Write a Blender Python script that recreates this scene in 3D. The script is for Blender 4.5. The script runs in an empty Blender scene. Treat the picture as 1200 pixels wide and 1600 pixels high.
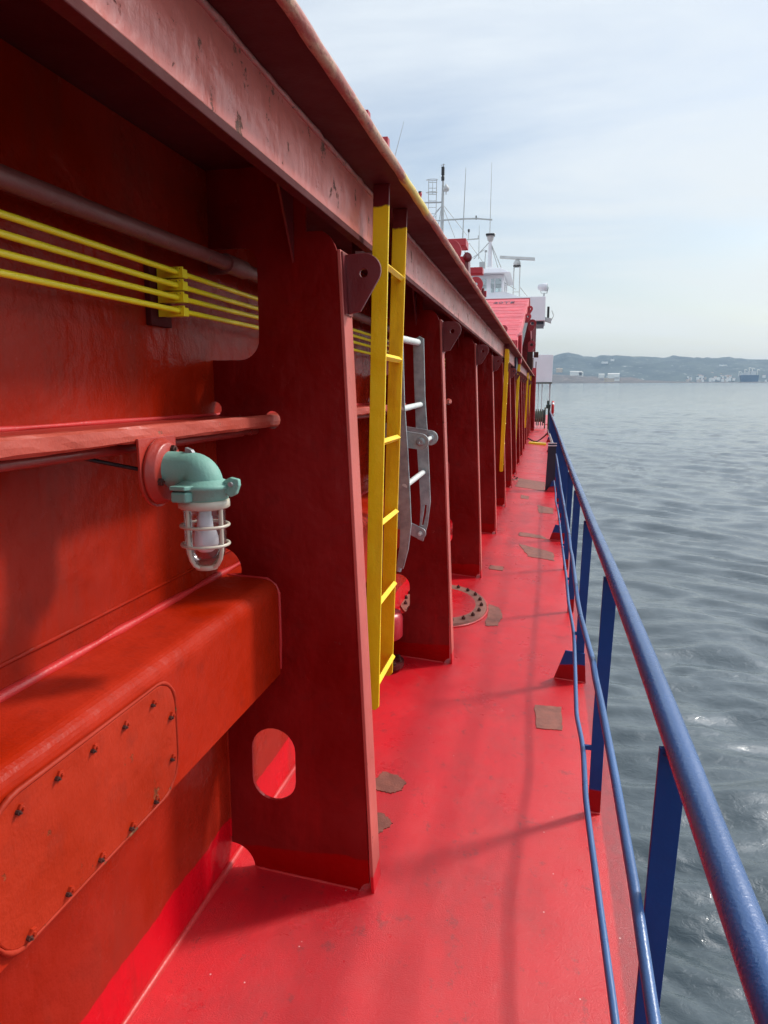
import bpy, bmesh, math, random
from mathutils import Vector, Matrix, noise
random.seed(7)
R = math.radians
sc = bpy.context.scene
col = sc.collection

# ------------------------------------------------------------------ camera
F, CX, CY, VX, VY, H = 1130.0, 600.0, 800.0, 851.0, 612.0, 1.6
th = math.atan((CY - VY) / F)
psi = math.atan((VX - CX) * math.cos(th) / F)
cam_d = bpy.data.cameras.new('camera')
cam = bpy.data.objects.new('camera', cam_d); col.objects.link(cam)
cam.location = (0, 0, H)
cam.rotation_euler = (R(90) - th, 0, psi)
cam_d.sensor_fit = 'VERTICAL'; cam_d.sensor_height = 36.0
cam_d.lens = F / 1600 * 36.0
cam_d.clip_start = 0.02; cam_d.clip_end = 40000
sc.camera = cam

# ------------------------------------------------------------------ light
SUN_EL = 40.5
SUN_AZ = math.degrees(math.atan2(0.76, 0.65))          # from +Y towards +X
sd = Vector((math.sin(R(SUN_AZ)) * math.cos(R(SUN_EL)), math.cos(R(SUN_AZ)) * math.cos(R(SUN_EL)), math.sin(R(SUN_EL))))
sun_d = bpy.data.lights.new('sun', 'SUN'); sun_d.energy = 2.6; sun_d.angle = R(6.0); sun_d.color = (1.0, .95, .87)
sun = bpy.data.objects.new('sun', sun_d); col.objects.link(sun)
sun.rotation_euler = sd.to_track_quat('Z', 'Y').to_euler(); sun.location = (20, 20, 40)

w = bpy.data.worlds.new('World'); sc.world = w; w.use_nodes = True
nt = w.node_tree; N = nt.nodes; L = nt.links; N.clear()
def nd(t, **k):
    n = N.new(t)
    for a, b in k.items(): setattr(n, a, b)
    return n
out = nd('ShaderNodeOutputWorld'); bg = nd('ShaderNodeBackground'); L.new(bg.outputs[0], out.inputs[0])
sky = nd('ShaderNodeTexSky', sky_type='NISHITA', sun_disc=False)
sky.sun_elevation = R(SUN_EL); sky.sun_rotation = R(SUN_AZ); sky.air_density = 1.2; sky.dust_density = 2.0
tc = nd('ShaderNodeTexCoord'); sep = nd('ShaderNodeSeparateXYZ'); L.new(tc.outputs['Generated'], sep.inputs[0])
def mth(op, a, b=None, clamp=False):
    m = nd('ShaderNodeMath', operation=op, use_clamp=clamp)
    for i, v in enumerate((a, b)):
        if v is None: continue
        if isinstance(v, (int, float)): m.inputs[i].default_value = v
        else: L.new(v, m.inputs[i])
    return m.outputs[0]
zz = mth('ADD', mth('MAXIMUM', sep.outputs['Z'], 0.0), 0.22)
cmb = nd('ShaderNodeCombineXYZ')
L.new(mth('DIVIDE', sep.outputs['X'], zz), cmb.inputs[0]); L.new(mth('DIVIDE', sep.outputs['Y'], zz), cmb.inputs[1])
mp = nd('ShaderNodeMapping'); L.new(cmb.outputs[0], mp.inputs[0])
mp.inputs['Rotation'].default_value = (0, 0, R(28)); mp.inputs['Scale'].default_value = (.50, 1.3, 1); mp.inputs['Location'].default_value = (2.1, .4, 0)
cn = nd('ShaderNodeTexNoise'); L.new(mp.outputs[0], cn.inputs['Vector'])
cn.inputs['Scale'].default_value = 1.15; cn.inputs['Detail'].default_value = 7; cn.inputs['Roughness'].default_value = .56; cn.inputs['Distortion'].default_value = .5
cr = nd('ShaderNodeValToRGB'); L.new(cn.outputs['Fac'], cr.inputs[0])
cr.color_ramp.elements[0].position = .36; cr.color_ramp.elements[0].color = (.16, .16, .16, 1)
cr.color_ramp.elements[1].position = .62; cr.color_ramp.elements[1].color = (.98, .98, .98, 1)
# cloud veil colour: cream towards the horizon, cool white higher up
hz = nd('ShaderNodeMapRange'); L.new(sep.outputs['Z'], hz.inputs[0]); hz.inputs[1].default_value = 0.0; hz.inputs[2].default_value = .32
cc = nd('ShaderNodeMix', data_type='RGBA'); L.new(hz.outputs[0], cc.inputs[0])
cc.inputs[6].default_value = (.70, .69, .62, 1); cc.inputs[7].default_value = (.60, .65, .70, 1)
skm = nd('ShaderNodeVectorMath', operation='SCALE'); L.new(sky.outputs[0], skm.inputs[0]); skm.inputs[3].default_value = .095
mx = nd('ShaderNodeMix', data_type='RGBA'); L.new(cr.outputs[0], mx.inputs[0]); L.new(skm.outputs[0], mx.inputs[6]); L.new(cc.outputs[2], mx.inputs[7])
# the veil is brightest round the sun and raised on the unseen far side to light faces turned to the camera
dt = nd('ShaderNodeVectorMath', operation='DOT_PRODUCT'); L.new(tc.outputs['Generated'], dt.inputs[0]); dt.inputs[1].default_value = sd
gr = nd('ShaderNodeValToRGB'); L.new(mth('ADD', mth('MULTIPLY', dt.outputs['Value'], .5), .5), gr.inputs[0])
e = gr.color_ramp.elements
e[0].position = .0; e[0].color = (.29,) * 3 + (1,)
e[1].position = 1.; e[1].color = (.65,) * 3 + (1,)
for p_, v_ in ((.40, .29), (.62, .21), (.78, .172), (.94, .172), (.96, .22), (.975, .42)):
    q = e.new(p_); q.color = (v_,) * 3 + (1,)
fin = nd('ShaderNodeMix', data_type='RGBA', blend_type='MULTIPLY'); fin.inputs[0].default_value = 1
L.new(mx.outputs[2], fin.inputs[6]); L.new(gr.outputs[0], fin.inputs[7])
L.new(fin.outputs[2], bg.inputs[0]); bg.inputs[1].default_value = 7.0
sc.view_settings.view_transform = 'Standard'; sc.view_settings.look = 'None'
sc.view_settings.gamma = 1; sc.view_settings.exposure = 0.22
try: sc.view_settings.use_curve_mapping = False
except Exception: pass
sc.render.engine = 'CYCLES'
sc.cycles.max_bounces = 8; sc.cycles.transparent_max_bounces = 12; sc.cycles.volume_bounces = 0

# ------------------------------------------------------------------ pixel helper (distant outlines)
fw = Vector((-math.sin(psi) * math.cos(th), math.cos(psi) * math.cos(th), -math.sin(th)))
rt = Vector((math.cos(psi), math.sin(psi), 0)); upv = rt.cross(fw)
def at(px, py, Y):
    d = fw + rt * ((px - CX) / F) - upv * ((py - CY) / F)
    return Vector((0, 0, H)) + d * (Y / d.y)
def deckz(x): return -0.08 * x

# ------------------------------------------------------------------ materials
class Mat:
    def __init__(s, name):
        s.m = bpy.data.materials.new(name); s.m.use_nodes = True
        s.t = s.m.node_tree; s.n = s.t.nodes; s.l = s.t.links
        s.b = s.n['Principled BSDF']
        s.geo = s.n.new('ShaderNodeNewGeometry'); s.pos = s.geo.outputs['Position']
    def set(s, sock, v):
        i = s.b.inputs[sock]
        if hasattr(v, 'links'): s.l.new(v, i)
        else: i.default_value = v
        return s
    def noise(s, scale, detail=4, rough=.55, stretch=None, dist=0, vec=None, off=0):
        n = s.n.new('ShaderNodeTexNoise'); n.inputs['Scale'].default_value = scale
        n.inputs['Detail'].default_value = detail; n.inputs['Roughness'].default_value = rough; n.inputs['Distortion'].default_value = dist
        mp = s.n.new('ShaderNodeMapping'); s.l.new(vec or s.pos, mp.inputs[0])
        if stretch: mp.inputs['Scale'].default_value = stretch
        mp.inputs['Location'].default_value = (off, off * .7, off * 1.3)
        s.l.new(mp.outputs[0], n.inputs['Vector'])
        return n.outputs['Fac']
    def rng(s, v, a, b, c=0., d=1.):
        m = s.n.new('ShaderNodeMapRange'); s.l.new(v, m.inputs[0])
        for i, x in enumerate((a, b, c, d)): m.inputs[i + 1].default_value = x
        return m.outputs[0]
    def math(s, op, a, b=None):
        m = s.n.new('ShaderNodeMath'); m.operation = op
        for i, v in enumerate((a, b)):
            if v is None: continue
            if isinstance(v, (int, float)): m.inputs[i].default_value = v
            else: s.l.new(v, m.inputs[i])
        return m.outputs[0]
    def mix(s, f, a, b, mode='MIX'):
        m = s.n.new('ShaderNodeMix'); m.data_type = 'RGBA'; m.blend_type = mode
        for k, v in ((0, f), (6, a), (7, b)):
            if isinstance(v, (int, float)): m.inputs[k].default_value = v
            elif isinstance(v, tuple): m.inputs[k].default_value = v if len(v) == 4 else v + (1,)
            else: s.l.new(v, m.inputs[k])
        return m.outputs[2]
    def bump(s, h, strength, dist, prev=None):
        b = s.n.new('ShaderNodeBump'); b.inputs['Strength'].default_value = strength; b.inputs['Distance'].default_value = dist
        s.l.new(h, b.inputs['Height'])
        if prev: s.l.new(prev, b.inputs['Normal'])
        return b.outputs[0]
    def sep(s):
        x = s.n.new('ShaderNodeSeparateXYZ'); s.l.new(s.pos, x.inputs[0]); return x.outputs

def paint(name, base, low=None, zs=None, rough=.35, wear=None, wear_amt=0., grime=.15, brush=.5, peel=.35, coat=0., spec=.5, band=None, vary=.12, wear_scale=9., stains=None):
    """old ship's enamel: slow colour drift, brush marks, orange peel, chips down to an older coat"""
    M = Mat(name)
    c = base if len(base) == 4 else base + (1,)
    n1 = M.noise(1.7, 5, .6); n2 = M.noise(13, 4, .6, off=3)
    dark = tuple(v * (1 - 1.6 * vary) for v in base); lite = tuple(min(1, v * (1 + vary) + .012) for v in base)
    cl = M.mix(M.rng(n1, .35, .65), dark, lite)
    cl = M.mix(M.rng(n2, .55, .75, 0, grime), cl, tuple(v * .45 + .01 for v in base))
    sep = M.sep()
    if low is not None:
        edge = M.math('ADD', sep[2], M.math('MULTIPLY', M.noise(6, 3, .6, off=9), .05))
        cl = M.mix(M.rng(edge, zs + .022, zs + .028), low, cl)
    if band is not None:      # (lower z, colour): a different coat above that height
        edge = M.math('ADD', sep[2], M.math('MULTIPLY', M.noise(22, 3, .6, off=5), .03))
        cl = M.mix(M.rng(edge, band[0], band[0] + .005), cl, band[1])
    r = M.rng(M.noise(5, 5, .65, off=6), .3, .7, rough * .8, min(1, rough * 1.35))
    h_extra = None
    if stains:
        st = M.noise(6, 5, .7, stretch=(1, 1, .18), off=20)
        cl = M.mix(M.rng(st, .53, .70, 0, stains[1]), cl, stains[0])
    if wear:
        wn = M.noise(wear_scale, 8, .72, off=14)
        thr = .74 - .32 * wear_amt
        wf = M.rng(wn, thr, thr + .02)
        cl = M.mix(wf, cl, M.mix(M.rng(M.noise(60, 3, .6), .4, .6), wear, tuple(v * .4 for v in wear)))
        h_extra = wf
        r = M.math('MAXIMUM', r, M.math('MULTIPLY', wf, .75))
    # sparse small chips everywhere
    vz = M.n.new('ShaderNodeTexVoronoi'); vz.inputs['Scale'].default_value = 11; M.l.new(M.pos, vz.inputs['Vector'])
    cw = M.n.new('ShaderNodeSeparateColor'); M.l.new(vz.outputs['Color'], cw.inputs[0])
    spot = M.math('MULTIPLY', M.rng(vz.outputs['Distance'], .035, .05, 1, 0), M.rng(cw.outputs[0], .90, .92))
    cl = M.mix(M.math('MULTIPLY', spot, .8), cl, tuple(v * .22 + .01 for v in base))
    M.set('Base Color', cl).set('Roughness', r)
    M.b.inputs['Specular IOR Level'].default_value = spec
    if coat: M.b.inputs['Coat Weight'].default_value = coat; M.b.inputs['Coat Roughness'].default_value = .18
    nb = M.bump(M.noise(7, 3, .5, dist=.3, off=2), brush, .012)
    nb = M.bump(M.noise(34, 3, .55, stretch=(1, 1, .28), off=8), brush * .7, .0022, nb)
    nb = M.bump(M.noise(160, 2, .5), peel, .0009, nb)
    if h_extra: nb = M.bump(M.math('SUBTRACT', 1.0, h_extra), .7, .0015, nb)
    M.set('Normal', nb)
    return M.m

def plain(name, base, rough=.5, metal=0., var=.1, scale=8., bump=.15, bd=.002, spec=.5):
    M = Mat(name)
    n = M.noise(scale, 5, .6)
    cl = M.mix(M.rng(n, .35, .65), tuple(v * (1 - var) for v in base), tuple(min(1, v * (1 + var)) for v in base))
    M.set('Base Color', cl).set('Roughness', M.rng(M.noise(scale * 2, 4, .6, off=4), .3, .7, rough * .8, min(1, rough * 1.25)))
    M.b.inputs['Metallic'].default_value = metal; M.b.inputs['Specular IOR Level'].default_value = spec
    if bump: M.set('Normal', M.bump(M.noise(scale * 8, 3, .6), bump, bd))
    return M.m

FRESH = (.62, .003, .012); OLD = (.32, .011, .0002); DARK = (.17, .012, .010)
LITE = (.62, .20, .16)
m_wall = paint('oxide_red_wall_paint', OLD, low=FRESH, zs=.235, rough=.24, brush=1.0, peel=.9, grime=.3, coat=.0, spec=.09, stains=((.16, .03, .02), .35))
m_box = paint('oxide_red_box_paint', (.40, .015, .0001), rough=.40, brush=.8, peel=.8, grime=.4, spec=.08)
m_cover = paint('cover_plate_paint', (.41, .022, .002), spec=.15, rough=.42, brush=1.0, peel=.9, wear=(.34, .08, .03), wear_amt=.33, wear_scale=13, grime=.4)
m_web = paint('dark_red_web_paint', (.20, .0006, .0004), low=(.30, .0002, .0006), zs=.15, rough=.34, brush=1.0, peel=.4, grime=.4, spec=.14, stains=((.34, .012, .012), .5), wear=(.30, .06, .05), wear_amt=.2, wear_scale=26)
m_flange = paint('faded_red_flange_paint', (.52, .10, .08), low=FRESH, zs=.10, rough=.42, brush=.35, peel=.5, wear=(.20, .05, .03), wear_amt=.27, wear_scale=20)
m_lug = paint('dark_red_lug_paint', (.17, .016, .020), rough=.34, brush=.5, peel=.5, wear=(.3, .12, .09), wear_amt=.1)
m_beam = paint('glare_lightened_beam_paint', (.62, .155, .125), rough=.32, brush=1.0, peel=.6, wear=(.24, .085, .055), wear_amt=.44, wear_scale=15, grime=.25)  # sky glare on the beam face is put into this paler base colour
m_under = paint('shade_darkened_red_paint', (.080, .004, .005), rough=.6, brush=.3, peel=.4, spec=.15)  # base darkened: shade under the overhang and in recesses is in the colour
m_weld = paint('worn_weld_paint', (.42, .13, .11), rough=.5, brush=.2, peel=.9, wear=(.5, .3, .24), wear_amt=.5, wear_scale=60)
m_weldred = paint('red_weld_paint', (.55, .022, .022), rough=.35, brush=.2, peel=.9)
m_lip = None
def make_lip():
    M = Mat('chipped_lip_paint')
    s = M.sep()
    n = M.noise(22, 7, .72, stretch=(1, .35, 1)); n2 = M.noise(70, 4, .6, off=4)
    cl = M.mix(M.rng(n, .46, .54), (.36, .10, .08), (.45, .26, .17))
    cl = M.mix(M.rng(n2, .58, .68, 0, .8), cl, (.14, .06, .04))
    e = M.math('ADD', s[1], M.math('MULTIPLY', n, .25))
    yl = M.math('MULTIPLY', M.math('MULTIPLY', M.rng(e, 2.30, 2.34), M.rng(e, 2.76, 2.80, 1, 0)), M.rng(n, .42, .50, .3, 1))
    cl = M.mix(yl, cl, (.62, .47, .10))
    M.set('Base Color', cl).set('Roughness', .55)
    M.set('Normal', M.bump(n, .8, .006, M.bump(n2, .6, .002)))
    return M.m
m_lip = make_lip()
m_shelf = paint('shelf_paint', (.36, .022, .010), rough=.36, brush=.6, peel=.6, wear=(.46, .17, .10), wear_amt=.22, wear_scale=16)
m_shelfedge = paint('worn_shelf_edge', (.44, .055, .030), rough=.5, brush=.8, peel=.9, wear=(.48, .22, .13), wear_amt=.36, wear_scale=22)
m_gasket = paint('rust_stained_gasket', (.38, .022, .004), rough=.6, spec=.2, brush=.5, peel=.9, wear=(.30, .11, .05), wear_amt=.42, wear_scale=12)
m_pipe = paint('rusty_pipe_paint', (.17, .035, .03), rough=.5, brush=.3, peel=.7, wear=(.26, .12, .09), wear_amt=.3, wear_scale=18)
m_conduit = paint('red_conduit_paint', (.26, .02, .015), rough=.35)
m_yellow = paint('ladder_yellow_paint', (.98, .64, .003), spec=.3, rough=.36, brush=.7, peel=.8, grime=.12, band=(2.160, (.13, .008, .010)), vary=.08, stains=((.62, .27, .01), .4), wear=(.30, .10, .02), wear_amt=.08, wear_scale=30)
m_yellow2 = paint('rust_streaked_yellow_paint', (.96, .54, .002), spec=.3, rough=.42, brush=.6, peel=.9, grime=.2, band=(2.160, (.13, .008, .010)), vary=.14, stains=((.55, .18, .006), .75), wear=(.14, .045, .015), wear_amt=.20, wear_scale=34)
m_cable = paint('pipe_yellow_paint', (.86, .68, .010), rough=.35, brush=.2, peel=.5, vary=.05, grime=.1)
m_blue = paint('blue_rail_paint', (.022, .085, .25), low=(.34, .004, .008), zs=.075, rough=.24, brush=.2, peel=.9, grime=.12, vary=.10, spec=.9, wear=(.16, .10, .09), wear_amt=.02, wear_scale=30)
m_post = paint('blue_post_paint', (.001, .042, .20), low=(.30, .001, .003), zs=.075, spec=.25, rough=.42, brush=.2, peel=.6, grime=.12, vary=.08)
m_rod = paint('blue_rod_paint', (.05, .13, .32), rough=.3, brush=.2, peel=.7, grime=.1, wear=(.35, .35, .36), wear_amt=.05, wear_scale=30)
m_teal = paint('faded_teal_paint', (.16, .35, .29), rough=.6, brush=.3, peel=.7, vary=.14, grime=.3, wear=(.26, .38, .34), wear_amt=.22, wear_scale=14)
m_galv = plain('galvanised_steel', (.33, .35, .36), .48, .55, .22, 22, .3, .0008)
m_galvlite = plain('pale_galvanised_tube', (.62, .64, .62), .5, .1, .10, 14, .2, .0008)
m_white = plain('white_ship_paint', (.74, .74, .77), .35, 0, .04, 1.5, .05)
m_offwhite = plain('weathered_white_paint', (.55, .56, .55), .5, 0, .12, 3, .1)
m_grey = plain('grey_mast_paint', (.42, .44, .44), .5, 0, .12, 3, .1)
m_black = plain('black_rubber', (.012, .012, .014), .55, 0, .2, 20, .2)
m_navy = plain('dark_navy_paint', (.010, .012, .035), .4, 0, .2, 5, .1)
m_rust = plain('rusty_bolt_steel', (.075, .022, .016), .75, .1, .4, 60, .5, .001)
m_rope = plain('grey_green_rope', (.10, .11, .085), .85, 0, .4, 30, .5, .01)
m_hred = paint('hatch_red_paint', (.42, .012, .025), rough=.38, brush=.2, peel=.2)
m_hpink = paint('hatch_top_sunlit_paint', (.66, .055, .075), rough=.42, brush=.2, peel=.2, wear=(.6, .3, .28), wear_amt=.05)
m_patch = plain('brown_primer_patch', (.26, .085, .058), .5, 0, .25, 16, .7, .003)
m_patch2 = plain('grey_brown_primer_flange', (.25, .10, .072), .55, 0, .12, 20, .5, .002)
m_steelgreen = plain('dark_green_valve_paint', (.015, .06, .05), .45, 0, .2, 12)
m_bulb = plain('milky_bulb_plastic', (.82, .80, .84), .35, 0, .02, 5, 0)
m_guard = plain('aged_clear_plastic_guard', (.52, .46, .37), .35, 0, .08, 20, .1, .0005)

def glass(name, tint, gloss=.06, window=False):
    m = bpy.data.materials.new(name); m.use_nodes = True; t = m.node_tree; n = t.nodes; l = t.links; n.clear()
    o = n.new('ShaderNodeOutputMaterial'); mx = n.new('ShaderNodeMixShader'); tr = n.new('ShaderNodeBsdfTransparent'); gl = n.new('ShaderNodeBsdfGlossy')
    tr.inputs[0].default_value = tint + (1,); gl.inputs[1 if gl.inputs[1].name == 'Roughness' else 'Roughness'].default_value = gloss
    fr = n.new('ShaderNodeLayerWeight'); fr.inputs[0].default_value = .35
    mr = n.new('ShaderNodeMapRange'); l.new(fr.outputs['Fresnel'], mr.inputs[0]); mr.inputs[3].default_value = .05; mr.inputs[4].default_value = .75
    l.new(mr.outputs[0], mx.inputs[0]); l.new(tr.outputs[0], mx.inputs[1]); l.new(gl.outputs[0], mx.inputs[2]); l.new(mx.outputs[0], o.inputs[0])
    return m
m_glass = glass('clear_jar_glass', (.93, .90, .90))
m_pane = glass('wheelhouse_glass', (.75, .82, .84))

def make_deck():
    M = Mat('red_deck_paint')
    n1 = M.noise(1.1, 6, .62, off=1); n2 = M.noise(7, 5, .6, off=4)
    cl = M.mix(M.rng(n1, .36, .64), (.56, .002, .010), (.68, .008, .018))
    cl = M.mix(M.rng(n2, .48, .72, 0, .30), cl, (.55, .045, .040))
    # grime streaks along the gunwale
    s = M.sep()
    g = M.math('MULTIPLY', M.rng(s[0], .262, .285), M.rng(M.noise(28, 7, .75, stretch=(1, .4, 1), off=7), .47, .60, 0, .75))
    cl = M.mix(g, cl, (.13, .035, .035))
    g2 = M.rng(s[0], .266, .276, 0, .8)
    cl = M.mix(g2, cl, (.30, .014, .022))
    w1 = M.noise(2.3, 9, .72, stretch=(1, .45, 1), off=31)
    cl = M.mix(M.rng(w1, .49, .64, 0, .5), cl, (.34, .012, .018))
    w2 = M.noise(17, 8, .75, stretch=(1, .7, 1), off=41)
    cl = M.mix(M.rng(w2, .58, .66, 0, .55), cl, (.22, .03, .03))
    # scuffs and pin-prick spots, dark and pale
    sc1 = M.noise(9, 8, .75, stretch=(1, .5, 1), off=12)
    cl = M.mix(M.rng(sc1, .66, .72, 0, .35), cl, (.30, .05, .045))
    for k, (sca, colr, thr) in enumerate(((26, (.10, .015, .02), .93), (31, (.75, .55, .52), .94))):
        v = M.n.new('ShaderNodeTexVoronoi'); v.inputs['Scale'].default_value = sca
        mp = M.n.new('ShaderNodeMapping'); mp.inputs['Location'].default_value = (k * 3.3,) * 3; M.l.new(M.pos, mp.inputs[0]); M.l.new(mp.outputs[0], v.inputs['Vector'])
        c = M.n.new('ShaderNodeSeparateColor'); M.l.new(v.outputs['Color'], c.inputs[0])
        f = M.math('MULTIPLY', M.rng(v.outputs['Distance'], .05, .09, 1, 0), M.rng(c.outputs[0], thr, thr + .01))
        cl = M.mix(f, cl, colr)
    M.set('Base Color', cl)
    M.set('Roughness', M.rng(M.noise(3.5, 6, .65, off=9), .3, .7, .24, .42))
    M.b.inputs['Specular IOR Level'].default_value = .6
    nb = M.bump(M.noise(2.2, 3, .5, off=3), .35, .03)
    nb = M.bump(M.noise(40, 4, .6, off=6), .35, .002, nb)
    nb = M.bump(M.noise(230, 4, .75), .9, .0022, nb)
    M.set('Normal', nb)
    return M.m
m_deck = make_deck()

def make_sea():
    M = Mat('grey_green_sea_water')
    # gust-ruffled and slick water at every scale, from metre ripples to long wind streaks
    g = M.noise(.006, 15, .84, stretch=(.5, 1.5, 1), dist=.25, off=11)
    g = M.rng(g, .30, .70)
    M.set('Base Color', M.mix(g, (.022, .038, .046), (.13, .168, .19)))
    M.set('Roughness', M.rng(g, 0, 1, .08, .16)); M.b.inputs['IOR'].default_value = 1.6
    M.set('Specular IOR Level', M.rng(g, 0, 1, .40, 1.0))
    nb = M.bump(M.noise(7, 4, .6, stretch=(.8, 1.25, 1), dist=.6, off=3), .7, .018)
    nb = M.bump(M.noise(24, 3, .6, off=13), .3, .004, nb)
    M.set('Normal', nb)
    return M.m
m_sea = make_sea()

def land(name, a, b, c, scale, pale=.62):
    M = Mat(name)
    cl = M.mix(M.rng(M.noise(scale, 7, .65, stretch=(1, 1, 2)), .38, .62), a, b)
    cl = M.mix(M.rng(M.noise(scale * 2.6, 6, .7, stretch=(1, 1, 2.5), off=50), pale, pale + .1, 0, .8), cl, c)
    M.set('Base Color', cl).set('Roughness', .95)
    return M.m
m_hill = land('scrub_covered_hill', (.018, .035, .035), (.06, .08, .065), (.50, .50, .46), .010, .60)
m_fore = land('dry_low_shore', (.045, .040, .035), (.12, .095, .08), (.36, .28, .22), .035, .56)

# ------------------------------------------------------------------ mesh builder
class MB:
    def __init__(s): s.v = []; s.f = []; s.sm = []
    def add(s, vs, fs, smooth=False, M=None):
        o = len(s.v)
        s.v += [tuple(M @ Vector(p)) if M else tuple(p) for p in vs]
        s.f += [tuple(i + o for i in f) for f in fs]; s.sm += [smooth] * len(fs)
        return s
    def box(s, x0, x1, y0, y1, z0, z1, M=None):
        vs = [(x, y, z) for z in (z0, z1) for y in (y0, y1) for x in (x0, x1)]
        return s.add(vs, [(0, 2, 3, 1), (4, 5, 7, 6), (0, 1, 5, 4), (2, 6, 7, 3), (0, 4, 6, 2), (1, 3, 7, 5)], M=M)
    def hexa(s, b, t):      # two quads, bottom and top, same winding (ccw seen from outside top)
        return s.add(list(b) + list(t), [(3, 2, 1, 0), (4, 5, 6, 7)] + [(i, (i + 1) % 4, 4 + (i + 1) % 4, 4 + i) for i in range(4)])
    def tube(s, pts, r, n=12, jit=0., caps=True, closed=False):
        pts = [Vector(p) for p in pts]; rings = []; m = len(pts)
        ref = None
        for i, p in enumerate(pts):
            a = pts[(i - 1) % m] if (i or closed) else p; b = pts[(i + 1) % m] if (i < m - 1 or closed) else p
            t = (b - a).normalized()
            if ref is None: ref = Vector((0, 0, 1)) if abs(t.z) < .9 else Vector((1, 0, 0))
            u = t.cross(ref).normalized(); ref = u.cross(t).normalized()
            rr = r[i] if isinstance(r, (list, tuple)) else r
            if jit: rr *= 1 + random.uniform(-jit, jit)
            rings.append([p + (u * math.cos(2 * math.pi * k / n) + ref * math.sin(2 * math.pi * k / n)) * rr for k in range(n)])
        vs = [v for g in rings for v in g]; fs = []
        for i in range(m if closed else m - 1):
            j = (i + 1) % m
            fs += [(i * n + k, i * n + (k + 1) % n, j * n + (k + 1) % n, j * n + k) for k in range(n)]
        s.add(vs, fs, True)
        if caps and not closed:
            s.add(rings[0], [tuple(range(n))]); s.add(rings[-1], [tuple(range(n))[::-1]])
        return s
    def prism(s, poly, axis, a, b):
        """poly of 2-D points extruded along axis from a to b (axis x: (y,z); y: (x,z); z: (x,y))"""
        def P3(p, t): return {'x': (t, p[0], p[1]), 'y': (p[0], t, p[1]), 'z': (p[0], p[1], t)}[axis]
        n = len(poly)
        return s.add([P3(p, a) for p in poly] + [P3(p, b) for p in poly],
                     [tuple(range(n))[::-1], tuple(range(n, 2 * n))] + [(i, (i + 1) % n, n + (i + 1) % n, n + i) for i in range(n)])
    def lathe(s, prof, c, n=24, axis='z', smooth=True):
        vs = []; fs = []
        for (r, h) in prof:
            for k in range(n):
                a = 2 * math.pi * k / n; x, y = r * math.cos(a), r * math.sin(a)
                vs.append({'z': (c[0] + x, c[1] + y, c[2] + h), 'x': (c[0] + h, c[1] + x, c[2] + y), 'y': (c[0] + y, c[1] + h, c[2] + x)}[axis])
        for i in range(len(prof) - 1):
            fs += [(i * n + k, i * n + (k + 1) % n, (i + 1) * n + (k + 1) % n, (i + 1) * n + k) for k in range(n)]
        return s.add(vs, fs, smooth)
    def bolt(s, c, d, r, h):  # hexagonal head on direction d
        c = Vector(c); d = Vector(d).normalized(); u = d.orthogonal().normalized(); w_ = d.cross(u)
        ring = lambda t, rr: [c + d * t + (u * math.cos(math.pi * k / 3) + w_ * math.sin(math.pi * k / 3)) * rr for k in range(6)]
        vs = ring(0, r) + ring(h, r) + ring(h, r * .45) + ring(h * 1.6, r * .4)
        fs = [(i * 6 + k, i * 6 + (k + 1) % 6, (i + 1) * 6 + (k + 1) % 6, (i + 1) * 6 + k) for i in range(3) for k in range(6)] + [tuple(range(18, 24))]
        return s.add(vs, fs)
    def build(s, name, mat, parent=None, bevel=0., seg=2, recalc=True):
        me = bpy.data.meshes.new(name); off = wloc(parent)
        me.from_pydata([tuple(Vector(v) - off) for v in s.v], [], s.f)
        me.polygons.foreach_set('use_smooth', s.sm)
        if recalc:
            bm = bmesh.new(); bm.from_mesh(me); bmesh.ops.recalc_face_normals(bm, faces=bm.faces); bm.to_mesh(me); bm.free()
        me.materials.append(mat); me.update()
        o = bpy.data.objects.new(name, me); col.objects.link(o)
        if parent: o.parent = parent
        if bevel:
            b = o.modifiers.new('edge', 'BEVEL'); b.width = bevel; b.segments = seg; b.limit_method = 'ANGLE'; b.angle_limit = R(40)
        return o
def wloc(o):
    v = Vector((0, 0, 0))
    while o is not None: v = v + Vector(o.location); o = o.parent
    return v
def thing(name, label, cat, loc, group=None):
    o = bpy.data.objects.new(name, None); col.objects.link(o); o.location = loc
    o.empty_display_size = .1
    return tag(o, label, cat, group)
def tag(o, label, cat, group=None):
    o['label'] = label; o['category'] = cat
    if group: o['group'] = group
    return o
def struct(o): o['kind'] = 'structure'; return o
def copy_tree(o, parent=None):
    c = o.copy(); col.objects.link(c)
    if parent: c.parent = parent
    for ch in list(o.children): copy_tree(ch, c)
    return c
def arc(cx, cy, r, a0, a1, n=8):
    return [(cx + r * math.cos(R(a0 + (a1 - a0) * i / n)), cy + r * math.sin(R(a0 + (a1 - a0) * i / n))) for i in range(n + 1)]
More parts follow.
